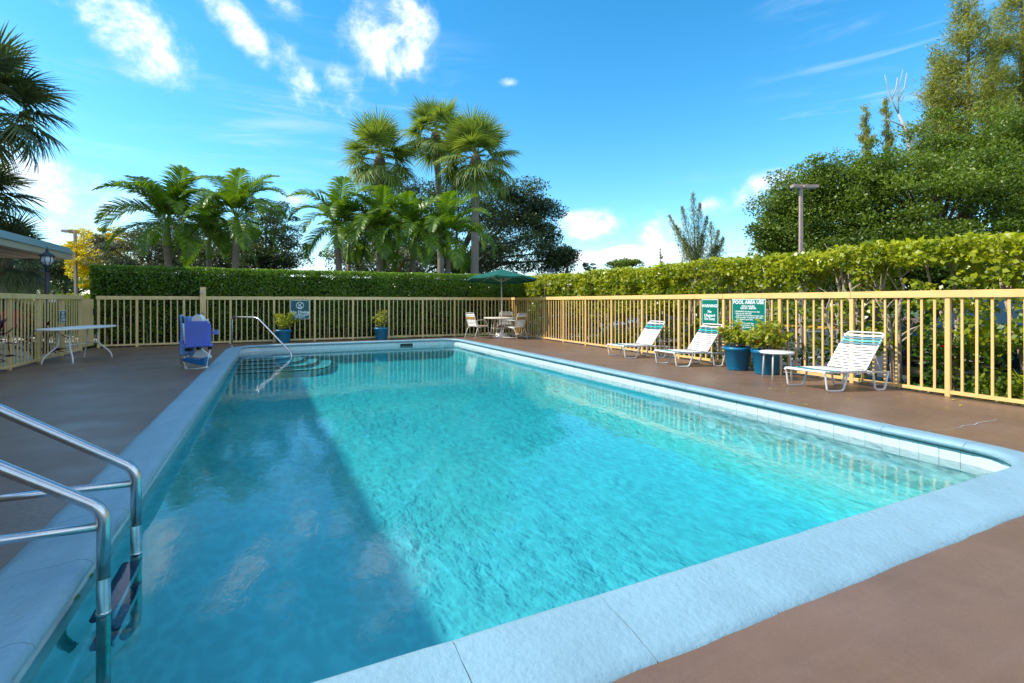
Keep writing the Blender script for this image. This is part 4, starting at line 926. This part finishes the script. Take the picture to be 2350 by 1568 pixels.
# right hedge: leafy top, bare forked stems below near the camera
hr = thing('leggy_hedge', 'sunlit yellow-green hedge with bare forked stems behind the right fence', 'hedge', (9.0, 9, 0))
def hpts(n, y0, y1, zlo, zhi, xc=9.05, xw=.42, thr=-9, f=2.0, zexp=1):
    X = xc+RNG.uniform(-1, 1, n)*xw; Y = RNG.uniform(y0, y1, n); Z = zlo+(zhi-zlo)*RNG.uniform(0, 1, n)**zexp
    k = clumpy(X*.6, Y, Z, f) > thr; return np.stack([X, Y, Z], 1)[k]
parts = [hpts(17000, .5, 17.3, 1.80, 2.13), hpts(5200, .5, 17.3, 2.05, 2.19), hpts(6000, 8.5, 17.0, 1.42, 1.85, thr=-.05), hpts(5200, .5, 8.5, 1.5, 1.88, thr=.08), hpts(16000, 8.8, 17.2, .9, 1.85, thr=-.12), hpts(9000, 8.5, 17.0, -.05, 1.1, thr=.06),
         hpts(8200, 1, 8.8, .4, 1.75, thr=.10), hpts(2600, 1, 4.2, -.1, 1.3, xw=.3, thr=.0), hpts(6000, 1, 9, -.2, .8, thr=.12)]
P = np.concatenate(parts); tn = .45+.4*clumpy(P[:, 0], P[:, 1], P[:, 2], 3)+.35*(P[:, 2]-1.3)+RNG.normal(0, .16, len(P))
P[:, 2] += .03*np.sin(P[:, 1]*1.7)+.02*np.sin(P[:, 1]*4.1)
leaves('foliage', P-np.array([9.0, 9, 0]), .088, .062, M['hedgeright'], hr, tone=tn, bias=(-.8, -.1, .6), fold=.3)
for k in range(26):
    y = 1.2+k*.63+random.uniform(-.15, .15)-9; x = random.uniform(-.15, .25)
    mb = MB(); z_ = -.28+random.uniform(-.05, .0)
    for j in range(random.choice((2, 3, 4))):
        a = random.uniform(0, 2*PI); dx, dy = math.cos(a)*.12, math.sin(a)*.18; r0 = random.uniform(.016, .034)*(1.35 if k < 9 else .8)
        p = [Vector((x+dx*.2, y+dy*.2, z_)), Vector((x+dx*.5+random.uniform(-.04, .04), y+dy*.6, .45)), Vector((x+dx*1.0+random.uniform(-.06, .06), y+dy*1.2+random.uniform(-.06, .06), 1.0)), Vector((x+dx*1.6, y+dy*2.2+random.uniform(-.1, .1), 1.5)), Vector((x+dx*2+random.uniform(-.1, .1), y+dy*3, 1.95))]
        mb.tube(p, [r0*1.3, r0, r0*.85, r0*.6, r0*.3], 6)
        for _ in range(5):
            s_ = random.uniform(1.2, 3.8); i_ = int(s_); b0 = p[i_].lerp(p[i_+1], s_-i_); e = b0+Vector((random.uniform(-.25, .25), random.uniform(-.38, .38), random.uniform(.2, .55))); md = b0.lerp(e, .5)+Vector((random.uniform(-.04, .04),)*3)
            mb.tube([b0, md, e], [r0*.45, r0*.32, r0*.12], 4, False)
    mb.build('trunk', M['palebark'], hr, True)
# low plants at the foot of the right hedge
def clump(name, label, c, n, rad, h, L_, W__, m, cat='plant', up=.8):
    a = RNG.uniform(0, 2*PI, n); r = rad*np.sqrt(RNG.uniform(0, 1, n)); P = np.stack([r*np.cos(a), r*np.sin(a), RNG.uniform(.0, h, n)], 1)
    o = leaves(name, P, L_, W__, m, None, adir=norm(np.stack([np.cos(a)*.7, np.sin(a)*.7, np.full(n, up)], 1)), aw=.7, loc=c, stuff=False); tag(o, label, cat)
clump('fern', 'tuft of grass and fern at the foot of the right hedge, nearest the camera', (8.75, 2.55, -.12), 900, .45, .45, .26, .02, M['hedgeright'], 'fern')
clump('ground_shrub', 'low leafy shrub growing behind the near end of the right fence', (8.7, 3.05, -.12), 700, .35, .35, .09, .055, M['green'])
clump('grass_tuft', 'bright green grass tuft behind the near post of the right fence', (8.55, 3.35, -.1), 160, .12, .1, .22, .012, M['gleaf'], 'grass tuft', 1.6)
for nm, lb, px, d, hgt in (('cordyline', 'dark purple strap-leaved plant at the left edge behind the fence', 24, 8.6, .95), ('cordyline', 'dark purple plant behind the left fence, left of the oval table', 84, 10.6, .8)):
    c_ = at(px, 700, d); c_.x = min(c_.x, -4.50); c_.z = -.02; t = thing(nm, lb, 'plant', c_, 0, None)
    for k in range(4):
        mb = MB(); x = random.uniform(-.25, .25); mb.tube([(x*.3, x*.3, 0), (x, x*.6, hgt*.6)], .012, 5); mb.build('stem', M['bark'], t)
    a = RNG.uniform(0, 2*PI, 260); A = norm(np.stack([np.cos(a), np.sin(a), RNG.uniform(-.5, .7, 260)], 1)); P = A*.16+np.stack([RNG.uniform(-.25, .25, 260), RNG.uniform(-.35, .35, 260), RNG.uniform(.1, hgt, 260)], 1)
    leaves('foliage', P[:130], .30, .045, M['purple'], t, adir=A[:130], aw=.9)
# low hedge past the left fence and far shrubs
def leafy_box(name, label, x0, x1, y0, y1, z0, z1, n, L_, m, cat='hedge', stuffk=None, amp=.1, core=True):
    c = np.array([(x0+x1)/2, (y0+y1)/2, 0]); X = RNG.uniform(x0, x1, n); Y = RNG.uniform(y0, y1, n); Z = z0+(z1-z0)*RNG.uniform(0, 1, n)**.6
    ed = RNG.uniform(0, 1, n) < .5; s_ = RNG.integers(0, 2, n); Y = np.where(ed, y0+np.abs(RNG.normal(0, .12*(y1-y0), n)), Y)
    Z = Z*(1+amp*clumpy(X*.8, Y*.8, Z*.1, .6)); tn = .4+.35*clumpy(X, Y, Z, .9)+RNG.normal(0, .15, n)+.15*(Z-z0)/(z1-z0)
    t = thing(name, label, cat, c)
    leaves('foliage', np.stack([X, Y, Z], 1)-c, L_, L_*.6, m, t, tone=tn, bias=(-.6, -.5, .6))
    if core: mb = MB(); mb.box((0, .1*(y1-y0), (z0+z1)*.5-.12*(z1-z0)), ((x1-x0)*.86, (y1-y0)*.6, (z1-z0)*.72)); mb.build('dark_core', bpy.data.materials['hedge_shade'], t)  # added dark core box, inner shade painted as its colour
    return t
leafy_box('low_hedge', 'low pale sunlit hedge beyond the left fence and gate', -14.5, -4.7, 24.2, 25.4, -.05, 1.50, 16000, .09, M['hedgeright'])
leafy_box('low_hedge', 'short bright shrub right behind the left gate beside the dark hedge', -6.2, -4.8, 18.6, 19.6, -.05, 1.20, 5000, .07, M['hedgeright'], core=False)
# ------------------------------------------------------------------ palms
def strip_mesh(name, strips, m):
    """strips: list of (points, widths, side vector, tone)"""
    V = []; F = []; Tn = []
    for pts, ws, side, tn in strips:
        k = len(V); n = len(pts)
        for p, w in zip(pts, ws):
            V.append(tuple(p-side*w/2)); V.append(tuple(p+side*w/2))
        for i in range(n-1): F.append((k+2*i, k+2*i+1, k+2*i+3, k+2*i+2)); Tn.append(min(1, max(0, tn+random.uniform(-.08, .08)+.05*i)))
    me = bpy.data.meshes.new(name); me.from_pydata(V, [], F); set_tone(me, Tn); me.materials.append(m); return me
def fan_frond(m, pet, R, droop, base_tone):
    S = []; up = Vector((0, 0, 1)); hub = Vector((pet, 0, -.05*pet))
    S.append(([Vector((0, 0, 0)), Vector((pet*.5, 0, .05*pet)), hub, hub+Vector((R*.35, 0, -.10*R))], [.05, .03, .025, .012], Vector((0, 1, 0)), .55))
    n = 42
    for k in range(n):
        th = math.radians(-128+256*(k+.5)/n+random.uniform(-2, 2)); l = R*(1.0-.22*abs(th)/2.2)*random.uniform(.88, 1.08)
        d = Vector((math.cos(th), math.sin(th), 0)); sd = Vector((-math.sin(th), math.cos(th), 0)); pts = []; hb_ = hub+Vector((R*.25*math.cos(th*.5)*(1 if abs(th) < 1.6 else .4), 0, 0))*(.6)
        dr = droop*(1+random.uniform(-.3, .5)); fold = .22*abs(math.sin(th))
        for s_ in (0, .33, .66, .86, 1.0):
            z = fold*l*s_*(1-s_)*1.2-dr*l*s_**2.4-.08*l*s_*math.cos(th); pts.append(hb_+d*l*s_*(1-.10*dr*s_)+Vector((0, 0, z)))
        S.append((pts, [.04, .054, .042, .020, .002], (sd+up*random.uniform(-.5, .5)).normalized(), base_tone+random.uniform(-.22, .22)))
    return strip_mesh('frond', S, m)
def feather_frond(m, Ln, e0, curl, leafl, base_tone):
    S = []; pts = []; tg = []; p = Vector((0, 0, 0)); n = 16
    for i in range(n+1):
        s_ = i/n; e = math.radians(e0-curl*s_**1.25); t = Vector((math.cos(e), 0, math.sin(e))); pts.append(p.copy()); tg.append(t); p = p+t*Ln/n
    S.append((pts, [.06*(1-.9*i/n)+.008 for i in range(n+1)], Vector((0, 1, 0)), .75))
    nl = 54
    for k in range(nl):
        s_ = .17+.83*(k+.5)/nl; f = s_*n; i = min(int(f), n-1); b0 = pts[i].lerp(pts[i+1], f-i); t = tg[i]; nrm = Vector((-t.z, 0, t.x))
        l = leafl*(math.sin(PI*min(1, (s_-.05)*1.02))**.55)*random.uniform(.85, 1.1)*(1 if s_ < .85 else .75)
        for sd in (-1, 1):
            d = (t*(.55+.5*s_)+Vector((0, sd*1.0, 0))+nrm*random.uniform(.25, .6)).normalized(); q = [b0]; dd = d.copy(); qq = b0
            for j in range(3): qq = qq+dd*l/3; q.append(qq); dd = (dd+Vector((0, 0, -.26-.2*j))).normalized()
            S.append((q, [.03, .052, .044, .006], (t+nrm*random.uniform(-.3, .3)).normalized(), base_tone+random.uniform(-.2, .25)))
    return strip_mesh('frond', S, m)
FAN = {k: [fan_frond(M[k], 1.0, 1.12, dr, bt) for dr, bt in ((.06, .45), (.16, .5), (.32, .5), (.55, .6))] for k in ('sabal', 'sabaldark')}
def trunk_mesh(base, top, r0, r1, m, bend=.0, rings=30, rr_=.04):
    mb = MB(); pts = []; rs = []; base = Vector(base); top = Vector(top); sd = Vector((RT[0], RT[1], 0))
    for i in range(rings+1):
        s_ = i/rings; pts.append(base.lerp(top, s_)+sd*bend*math.sin(PI*s_)); rs.append((r0+(r1-r0)*s_)*(1+rr_*(i % 2)-(.0))*(1.25-.25*min(1, s_*8)))
    mb.tube(pts, rs, 12); return mb.mesh('trunk', m, True)
def sabal(label, px, py, d, mkey='sabal', scale=1.0, bend=.0, n=46, lean=0, seed=1):
    random.seed(seed); c = at(px, py, d); h = c.z-GZ; t = thing('fan_palm', label, 'palm tree', (c.x, c.y, GZ), 0)
    tp_ = Vector((RT[0], RT[1], 0))*lean; b0 = -tp_
    link('trunk', trunk_mesh(b0, (0, 0, h-.25), .19*scale, .16*scale, M['palmbark'], bend), t)
    mb = MB(); mb.lathe([(.15*scale, -.75), (.26*scale, -.45), (.30*scale, -.1), (.22*scale, .2), (.05, .5)], (0, 0, h-.2), 12, True); mb.build('boot_fibre', M['bark'], t, True)
    for k in range(n):
        s_ = (k+.5)/n; el = 82-122*s_+random.uniform(-9, 9); az = k*2.39996+random.uniform(-.25, .25); v = 0 if el > 50 else 1 if el > 15 else 2 if el > -20 else 3
        o = link('frond', FAN[mkey][v], t, (0, 0, h+.05-.35*s_)); o.rotation_euler = Euler((random.uniform(-.35, .35), -math.radians(el), az)); sc = scale*random.uniform(.9, 1.12)*(1 if s_ > .12 else .8); o.scale = (sc, sc, sc)
    return t
sabal('left one of the three tall fan palms above the far hedge', 872, 362, 27, scale=1.10, seed=3)
sabal('tallest, middle one of the three fan palms above the far hedge', 1000, 305, 29, scale=1.05, seed=4, n=42, bend=.15, lean=-.25)
sabal('right one of the three tall fan palms above the umbrella', 1092, 362, 27, scale=1.18, seed=5, n=50, lean=.1)
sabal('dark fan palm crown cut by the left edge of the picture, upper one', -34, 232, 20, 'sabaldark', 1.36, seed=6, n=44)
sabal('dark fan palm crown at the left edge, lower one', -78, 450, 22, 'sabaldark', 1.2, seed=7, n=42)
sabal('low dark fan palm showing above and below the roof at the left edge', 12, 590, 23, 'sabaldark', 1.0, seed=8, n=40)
FE = [feather_frond(M['coco'], 2.45, e0, cu, .66, bt) for e0, cu, bt in ((86, 78, .55), (74, 112, .5), (58, 135, .45), (36, 135, .5), (5, 92, .4))]
def feather(label, px, py, d, scale=1.0, n=15, lean=0, seed=1, shaft=1.0, hang=0):
    random.seed(seed); c = at(px, py, d); h = c.z-GZ; t = thing('feather_palm', label, 'palm tree', (c.x, c.y, GZ), 0)
    b0 = Vector((RT[0], RT[1], 0))*lean
    ax = (Vector((0, 0, h-.9*shaft))-b0).normalized()
    link('trunk', trunk_mesh(b0, (0, 0, h-.9*shaft), .16*scale, .11*scale, M['palmbark'], 0, 24, .06), t)
    mb = MB(); mb.tube([(0, 0, h-.92*shaft), (0, 0, h-.7*shaft), (0, 0, h-.2), (0, 0, h+.12)], [.125*scale, .15*scale, .10*scale, .05*scale], 12); mb.build('crown_shaft', M['crownshaft'], t, True)
    for k in range(n):
        s_ = (k+.5)/n; v = min(4, int(s_*5)); az = k*2.39996+random.uniform(-.3, .3); sc = scale*random.uniform(.88, 1.08)
        o = link('frond', FE[v], t, (0, 0, h-.05)); o.rotation_euler = Euler((random.uniform(-.3, .3), random.uniform(-.1, .12), az)); o.scale = (sc, sc, sc)
    return t
feather('leftmost feather palm behind the hedge, with grey ringed trunk', 383, 515, 20.5, 1.14, 19, .35, 11)
feather('short feather palm between the two big ones at the left', 480, 548, 22.5, .98, 15, .0, 12)
feather('feather palm with straight pale green crownshaft, right of the leftmost one', 542, 500, 20.5, 1.06, 18, -.1, 13)
feather('feather palm leaning left, just right of the gap in the trees', 775, 520, 20.5, 1.0, 17, .25, 14)
feather('thin feather palm behind the left-leaning one', 800, 560, 22.5, .72, 12, .3, 15)
feather('feather palm below the left fan palm', 872, 535, 20.5, .98, 17, .05, 16)
tpm = feather('feather palm with a burnt orange dead frond at its base, mid group', 948, 545, 20.5, .94, 16, .05, 17)
feather('feather palm leaning left at the right end of the group', 1030, 545, 20.5, .98, 17, -.2, 18)
df = feather_frond(M['dead'], 1.0, -30, 60, .4, .5); o = link('dead_frond', df, tpm, (0, 0, at(0, 590, 20.5).z-GZ)); o.rotation_euler = (0, 0, PI-.2)

# ------------------------------------------------------------------ broadleaf trees
def tree(name, label, cpx, cpy, d, rx, ry, rz, mleaf, nc, per, L_, Wf=.5, trunk=.22, seed=1, bark='bark', dens=.2, cat='tree', flat=.9, extra=(), base_px=None, tone0=.42, hollow=.55):
    g_ = np.random.default_rng(seed); random.seed(seed); c = at(cpx, cpy, d); bx_ = at(base_px or cpx, 650, d)
    t = thing(name, label, cat, (bx_.x, bx_.y, GZ)); cc = np.array([c.x-bx_.x, c.y-bx_.y, c.z-GZ])
    v = norm(g_.normal(size=(nc, 3))); r = g_.uniform(hollow, 1, nc)**.6
    off = np.stack([v[:, 0]*rx*r, v[:, 1]*ry*r, v[:, 2]*rz*r], 1)
    # rotate local x to camera right
    wx = off[:, :1]*np.array([[RT[0], RT[1], 0]])+off[:, 1:2]*np.array([[FW[0], FW[1], 0]])+off[:, 2:]*np.array([[0, 0, 1]])
    C_ = cc+wx
    for (ex, ey, er) in extra:
        e = at(ex, ey, d)-Vector((bx_.x, bx_.y, GZ)); k = max(3, nc//14); C_ = np.concatenate([C_, np.array(e)+g_.normal(size=(k, 3))*er])
    cs = (rx*ry*rz)**(1/3)*dens; n = len(C_); sz = cs*g_.uniform(.6, 1.35, n)
    idx = np.repeat(np.arange(n), per); P = C_[idx]+norm(g_.normal(size=(n*per, 3)))*(g_.uniform(.25, 1, n*per)[:, None]**.5)*sz[idx][:, None]*np.array([1.15, 1.15, .62*flat])
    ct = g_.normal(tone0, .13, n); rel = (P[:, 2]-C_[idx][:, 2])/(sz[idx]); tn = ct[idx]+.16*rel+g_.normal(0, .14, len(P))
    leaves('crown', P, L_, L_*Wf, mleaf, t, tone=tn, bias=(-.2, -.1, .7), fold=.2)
    mb = MB(); top = Vector(cc)-Vector((0, 0, rz*.35)); rt = trunk
    mb.tube([(0, 0, 0), (top.x*.15, top.y*.15, top.z*.4), (top.x*.6, top.y*.6, top.z*.75), tuple(top)], [rt*1.25, rt, rt*.8, rt*.6], 9)
    mb.build('trunk', M[bark], t, True)
    mb = MB()
    for k in range(min(n, 34)):
        e = Vector(C_[int(g_.integers(n))]); s0 = Vector((top.x*.6, top.y*.6, top.z*.75)).lerp(top, g_.uniform(0, 1)); md = s0.lerp(e, .5)+Vector((0, 0, .15*rz*g_.uniform(-.3, .8)))
        mb.tube([s0, md, e], [rt*.42, rt*.22, rt*.05], 5, False)
    mb.build('branches', M[bark], t, True); return t
tree('dark_oak', 'big dark oak crown behind the tall fan palms', 1045, 545, 34, 6.6, 4, 3.9, M['oak'], 300, 175, .17, .5, .35, 21, dens=.19, extra=((1250, 555, .7), (1290, 590, .35), (1215, 470, .6), (1150, 440, .8), (820, 560, .9), (890, 440, .9), (1265, 610, .5), (1240, 500, .5)), hollow=.3)
tree('grey_oak', 'grey-green tree behind the leftmost feather palm', 350, 590, 27, 2.9, 2, 1.9, M['olive'], 140, 170, .13, .5, .2, 22, dens=.22, hollow=.2)
tree('grey_oak', 'grey-green tree behind the second feather palm, left group', 460, 570, 28, 2.6, 2, 2.2, M['olive'], 130, 170, .13, .5, .2, 23, dens=.22, hollow=.2)
tree('dark_oak', 'dark small-leaved tree right of the left feather palms', 610, 560, 28, 2.1, 2, 2.4, M['oak'], 110, 150, .13, .5, .2, 24, dens=.22, extra=((640, 480, .4), (670, 590, .5)), hollow=.2)
tree('dark_oak', 'dark tree low between the two palm groups', 560, 610, 27, 3.4, 2, 1.1, M['oak'], 80, 150, .13, .5, .2, 25, dens=.28, hollow=.2)
tree('grey_oak', 'low grey-green tree behind the middle feather palms', 870, 610, 27, 2.9, 2, 1.3, M['olive'], 90, 160, .13, .5, .2, 26, dens=.26, hollow=.2)
tree('yellow_tree', 'bright yellow flowering tree at the left, behind the light pole', 235, 590, 31, 1.9, 1.5, 1.6, M['yellow'], 100, 190, .13, .6, .16, 27, dens=.24, extra=((190, 545, .35), (268, 555, .4), (225, 630, .5), (165, 570, .2), (215, 650, .4)), hollow=.2, tone0=.75)
tree('shade_tree', 'dark tree under the roof edge at the far left', 75, 625, 33, 3.3, 2, 1.4, M['oak'], 120, 150, .14, .5, .2, 28, dens=.25, extra=((160, 615, .4), (20, 650, .7)), hollow=.2)
tree('shade_tree', 'olive tree behind the black lantern, left of the yellow tree', 150, 610, 36, 1.9, 2, 1.0, M['green'], 60, 150, .14, .5, .2, 29, dens=.3, hollow=.2)
tree('shade_tree', 'low pale green tree at the horizon right of the light pole on the left', 170, 655, 44, 2.4, 2, .6, M['green'], 30, 150, .18, .5, .2, 30, dens=.45, hollow=.1)
big_ = tree('shade_tree', 'huge round leafy green tree at the right behind the two-headed light pole', 2150, 500, 30, 7.6, 6, 3.9, M['green'], 620, 165, .17, .55, .5, 31, dens=.15, extra=((1800, 470, .6), (1790, 530, .5), (1880, 420, .6), (1850, 560, .8), (1830, 510, .7), (2000, 390, .8), (2150, 345, .8), (2300, 330, 1.0), (2350, 360, 1.2), (1900, 480, 1), (1800, 560, .5)), hollow=.35)
tree('shade_tree', 'dark green tree below the big round tree, behind the right hedge', 2010, 600, 28, 5.2, 2.5, 1.7, M['green'], 180, 160, .16, .55, .25, 32, dens=.22, hollow=.2, tone0=.3)
tree('shade_tree', 'dark green tree behind the right hedge at the right edge of the picture', 2330, 600, 25, 4.6, 2.5, 2.2, M['green'], 180, 160, .16, .55, .25, 33, dens=.22, hollow=.2, tone0=.3)
tree('flat_tree', 'small flat-topped green tree on the horizon beside the utility pole', 1432, 606, 58, 2.0, 1.5, .45, M['green'], 30, 130, .22, .5, .15, 34, dens=.5, hollow=.1)
tree('sapling', 'thin sapling tip sticking out above the right hedge near the floodlight', 1350, 620, 40, .55, .4, .8, M['oak'], 12, 60, .16, .5, .05, 35, dens=.4, hollow=.1)

# ------------------------------------------------------------------ needle trees
def casuarina(label, px, ytop, d, W_, m, n, seed, base_y=640, lean=0, mm='bark', up=.55, nb=46, lo=.18):
    g_ = np.random.default_rng(seed); b0 = at(px, 650, d); top = at(px+lean, ytop, d); h = top.z-GZ; t = thing('needle_tree', label, 'pine tree', (b0.x, b0.y, GZ))
    tv = Vector((top.x-b0.x, top.y-b0.y, h)); mb = MB(); mb.tube([(0, 0, 0), tuple(tv*.5), tuple(tv)], [.22*h/12, .12*h/12, .02], 7); mb.build('trunk', M[mm], t, True)
    P = []; A = []; mb = MB(); Tn = []
    for k in range(nb):
        s_ = lo+(1-lo)*((k+.5)/nb)**.9; az = g_.uniform(0, 2*PI); ln = W_*(1.06-s_)**.8*g_.uniform(.35, 1.3); dr = Vector((math.cos(az), math.sin(az), up+g_.uniform(-.15, .3))).normalized(); o_ = tv*s_; e = o_+dr*ln
        mb.tube([o_, o_.lerp(e, .5)+Vector((0, 0, .08*ln)), e], [.035, .022, .006], 4, False); mtn = g_.uniform(-.15, .15); q = max(8, int(n/nb*(ln/W_)*2.2)); cl = g_.integers(3, 7)
        for j in range(cl):
            s2 = .35+.68*(j+.5)/cl; c_ = np.array(o_.lerp(e, s2)); kk = q//cl; P.append(c_+g_.normal(size=(kk, 3))*np.array([.24, .24, .26])*W_**.8*.42*(1.15-.5*s_)); A.append(np.array(dr)*.7+g_.normal(size=(kk, 3))*.45+np.array([0, 0, .25])); Tn.append(g_.normal(.5+mtn, .16, kk))
    mb.build('branches', M[mm], t)
    P = np.concatenate(P); A = norm(np.concatenate(A)); leaves('needles', P, .46, .055, m, t, tone=np.concatenate(Tn), adir=A, aw=.9)
def plume_tree(label, px, py0, d, tips, m, n, seed):
    g_ = np.random.default_rng(seed); b0 = at(px, 650, d); t = thing('needle_tree', label, 'pine tree', (b0.x, b0.y, GZ)); mb = MB(); P = []; A = []; Tn = []
    r0 = at(px, py0, d)-Vector((b0.x, b0.y, GZ)); mb.tube([(0, 0, 0), tuple(r0)], [.16, .12], 7); mb.build('trunk', M['bark'], t, True); mb = MB()
    for tx, ty in tips:
        e = at(tx, ty, d+g_.uniform(-1, 1))-Vector((b0.x, b0.y, GZ)); md = r0.lerp(e, .5)+Vector((0, 0, -.12*(e-r0).length*abs(tx-px)/80)); mb.tube([r0, md, e], [.07, .04, .01], 5, False)
        L_ = [r0.lerp(md, k/8) for k in range(2, 8)]+[md.lerp(e, k/9) for k in range(10)]
        for q_, c_ in enumerate(L_):
            f = q_/len(L_); w_ = .42*(1.1-f); kk = n//len(tips)//len(L_)
            P.append(np.array(c_)+g_.normal(size=(kk, 3))*np.array([w_, w_, w_*1.1])*1.15); dr = np.array((e-r0).normalized()); A.append(dr*.8+g_.normal(size=(kk, 3))*.38); Tn.append(g_.normal(.5, .18, kk))
    mb.build('branches', M['bark'], t); P = np.concatenate(P); A = norm(np.concatenate(A)); leaves('needles', P, .42, .045, m, t, tone=np.concatenate(Tn), adir=A, aw=.9)
plume_tree('feathery needle tree with upswept plumes alone in the middle distance', 1597, 612, 50, [(1537, 497), (1552, 520), (1566, 478), (1590, 447), (1606, 470), (1622, 500), (1570, 550), (1612, 540)], M['pinefar'], 7000, 41)
plume_tree('second feathery tree with loose plumes, right of the middle distance one', 1632, 605, 51, [(1632, 512), (1648, 530), (1660, 548), (1645, 565)], M['pinefar'], 2600, 42)
casuarina('tiny hazy needle tree left of the middle distance one', 1516, 570, 60, 1.0, M['pinefar'], 900, 43, up=1.2, nb=16)
casuarina('left thin needle tree rising from the big round tree', 1988, 246, 42, 2.4, M['pine'], 5200, 44, nb=26, lo=.5, up=1.0)
casuarina('second thin needle tree left of the dead branch', 2034, 228, 42, 2.2, M['pine'], 4600, 45, nb=24, lo=.5, up=1.0)
casuarina('slim needle tree right of the bare dead branch', 2143, 176, 42, 3.4, M['pine'], 8000, 46, nb=34, lo=.5)
casuarina('tall golden needle tree with a ragged spire top at upper right', 2222, 8, 42, 7.0, M['pine'], 36000, 47, nb=120, lo=.36)
casuarina('tall golden needle tree at the upper right corner, cut by the frame', 2345, -70, 43, 6.2, M['pine'], 34000, 48, nb=110, lo=.40)
casuarina('golden needle tree behind the spire-topped one', 2285, 120, 46, 5.0, M['pine'], 20000, 49, nb=60, lo=.42)
casuarina('low broad golden needle tree under the spire-topped one', 2155, 120, 44, 6.0, M['pine'], 17000, 50, nb=60, lo=.4)
# bare dead tree
p = at(2083, 650, 41); t = thing('dead_tree', 'bare pale dead tree top above the big round tree', 'dead tree', (p.x, p.y, GZ), -YAW)
k_ = 41/FPX; ql = lambda px, py, y=0: Vector(((px-2083)*k_, y, CAM_H-GZ+(692-py)*k_))
mb = MB(); mb.tube([ql(2083, 650)*1, ql(2092, 360), ql(2080, 300), ql(2062, 262)], [.16, .12, .10, .075], 7); mb.build('trunk', M['deadbark'], t, True)
mb = MB()
for pl in ([(2062, 262), (2046, 230), (2036, 195), (2030, 172)], [(2046, 228), (2056, 205), (2060, 178)], [(2062, 262), (2060, 215), (2068, 180), (2072, 160)], [(2061, 232), (2076, 200), (2081, 168)], [(2088, 320), (2110, 300), (2125, 285)], [(2078, 292), (2050, 280), (2035, 274)]):
    mb.tube([ql(*q) for q in pl], [.055-.012*i for i in range(len(pl))], 5)
mb.build('branches', M['deadbark'], t, True)
# distance
n = 9000; a = RNG.uniform(-1.9, 2.3, n); r = RNG.uniform(130, 170, n); X = r*np.sin(a); Y = r*np.cos(a); hh = 5.5+2.5*np.sin(a*9)+1.5*np.sin(a*31)
Z = GZ+hh*RNG.uniform(0, 1, n)
o = leaves('far_tree_line', np.stack([X, Y, Z], 1), 3.0, 2.4, M['green'], None, tone=.3+.3*RNG.uniform(0, 1, n)); tag(o, 'low far tree line along the horizon beyond the hedges', 'woods')
n = 24000; Y = RNG.uniform(-12, 60, n); X = 31.5+RNG.uniform(0, 3.5, n); Z = GZ+4.6*RNG.uniform(0, 1, n)**.7*(1+.22*clumpy(X, Y*.5, Y*0, .5))
o = leaves('shrub_belt', np.stack([X, Y, Z], 1), .42, .26, M['green'], None, tone=.22+.3*clumpy(X, Y, Z, .6)+RNG.uniform(0, .25, n)); tag(o, 'dark shrub belt beyond the car park behind the right hedge', 'shrubs')
n = 9000; X = RNG.uniform(9, 31, n); Y = 38.5+RNG.uniform(0, 3, n); Z = GZ+2.3*RNG.uniform(0, 1, n)**.7*(1+.22*clumpy(X*.5, Y*0, Y*0, .5))
o = leaves('shrub_belt', np.stack([X, Y, Z], 1), .40, .26, M['green'], None, tone=.25+.3*clumpy(X, Y, Z, .6)+RNG.uniform(0, .25, n)); tag(o, 'dark shrub belt at the far end of the car park', 'shrubs')
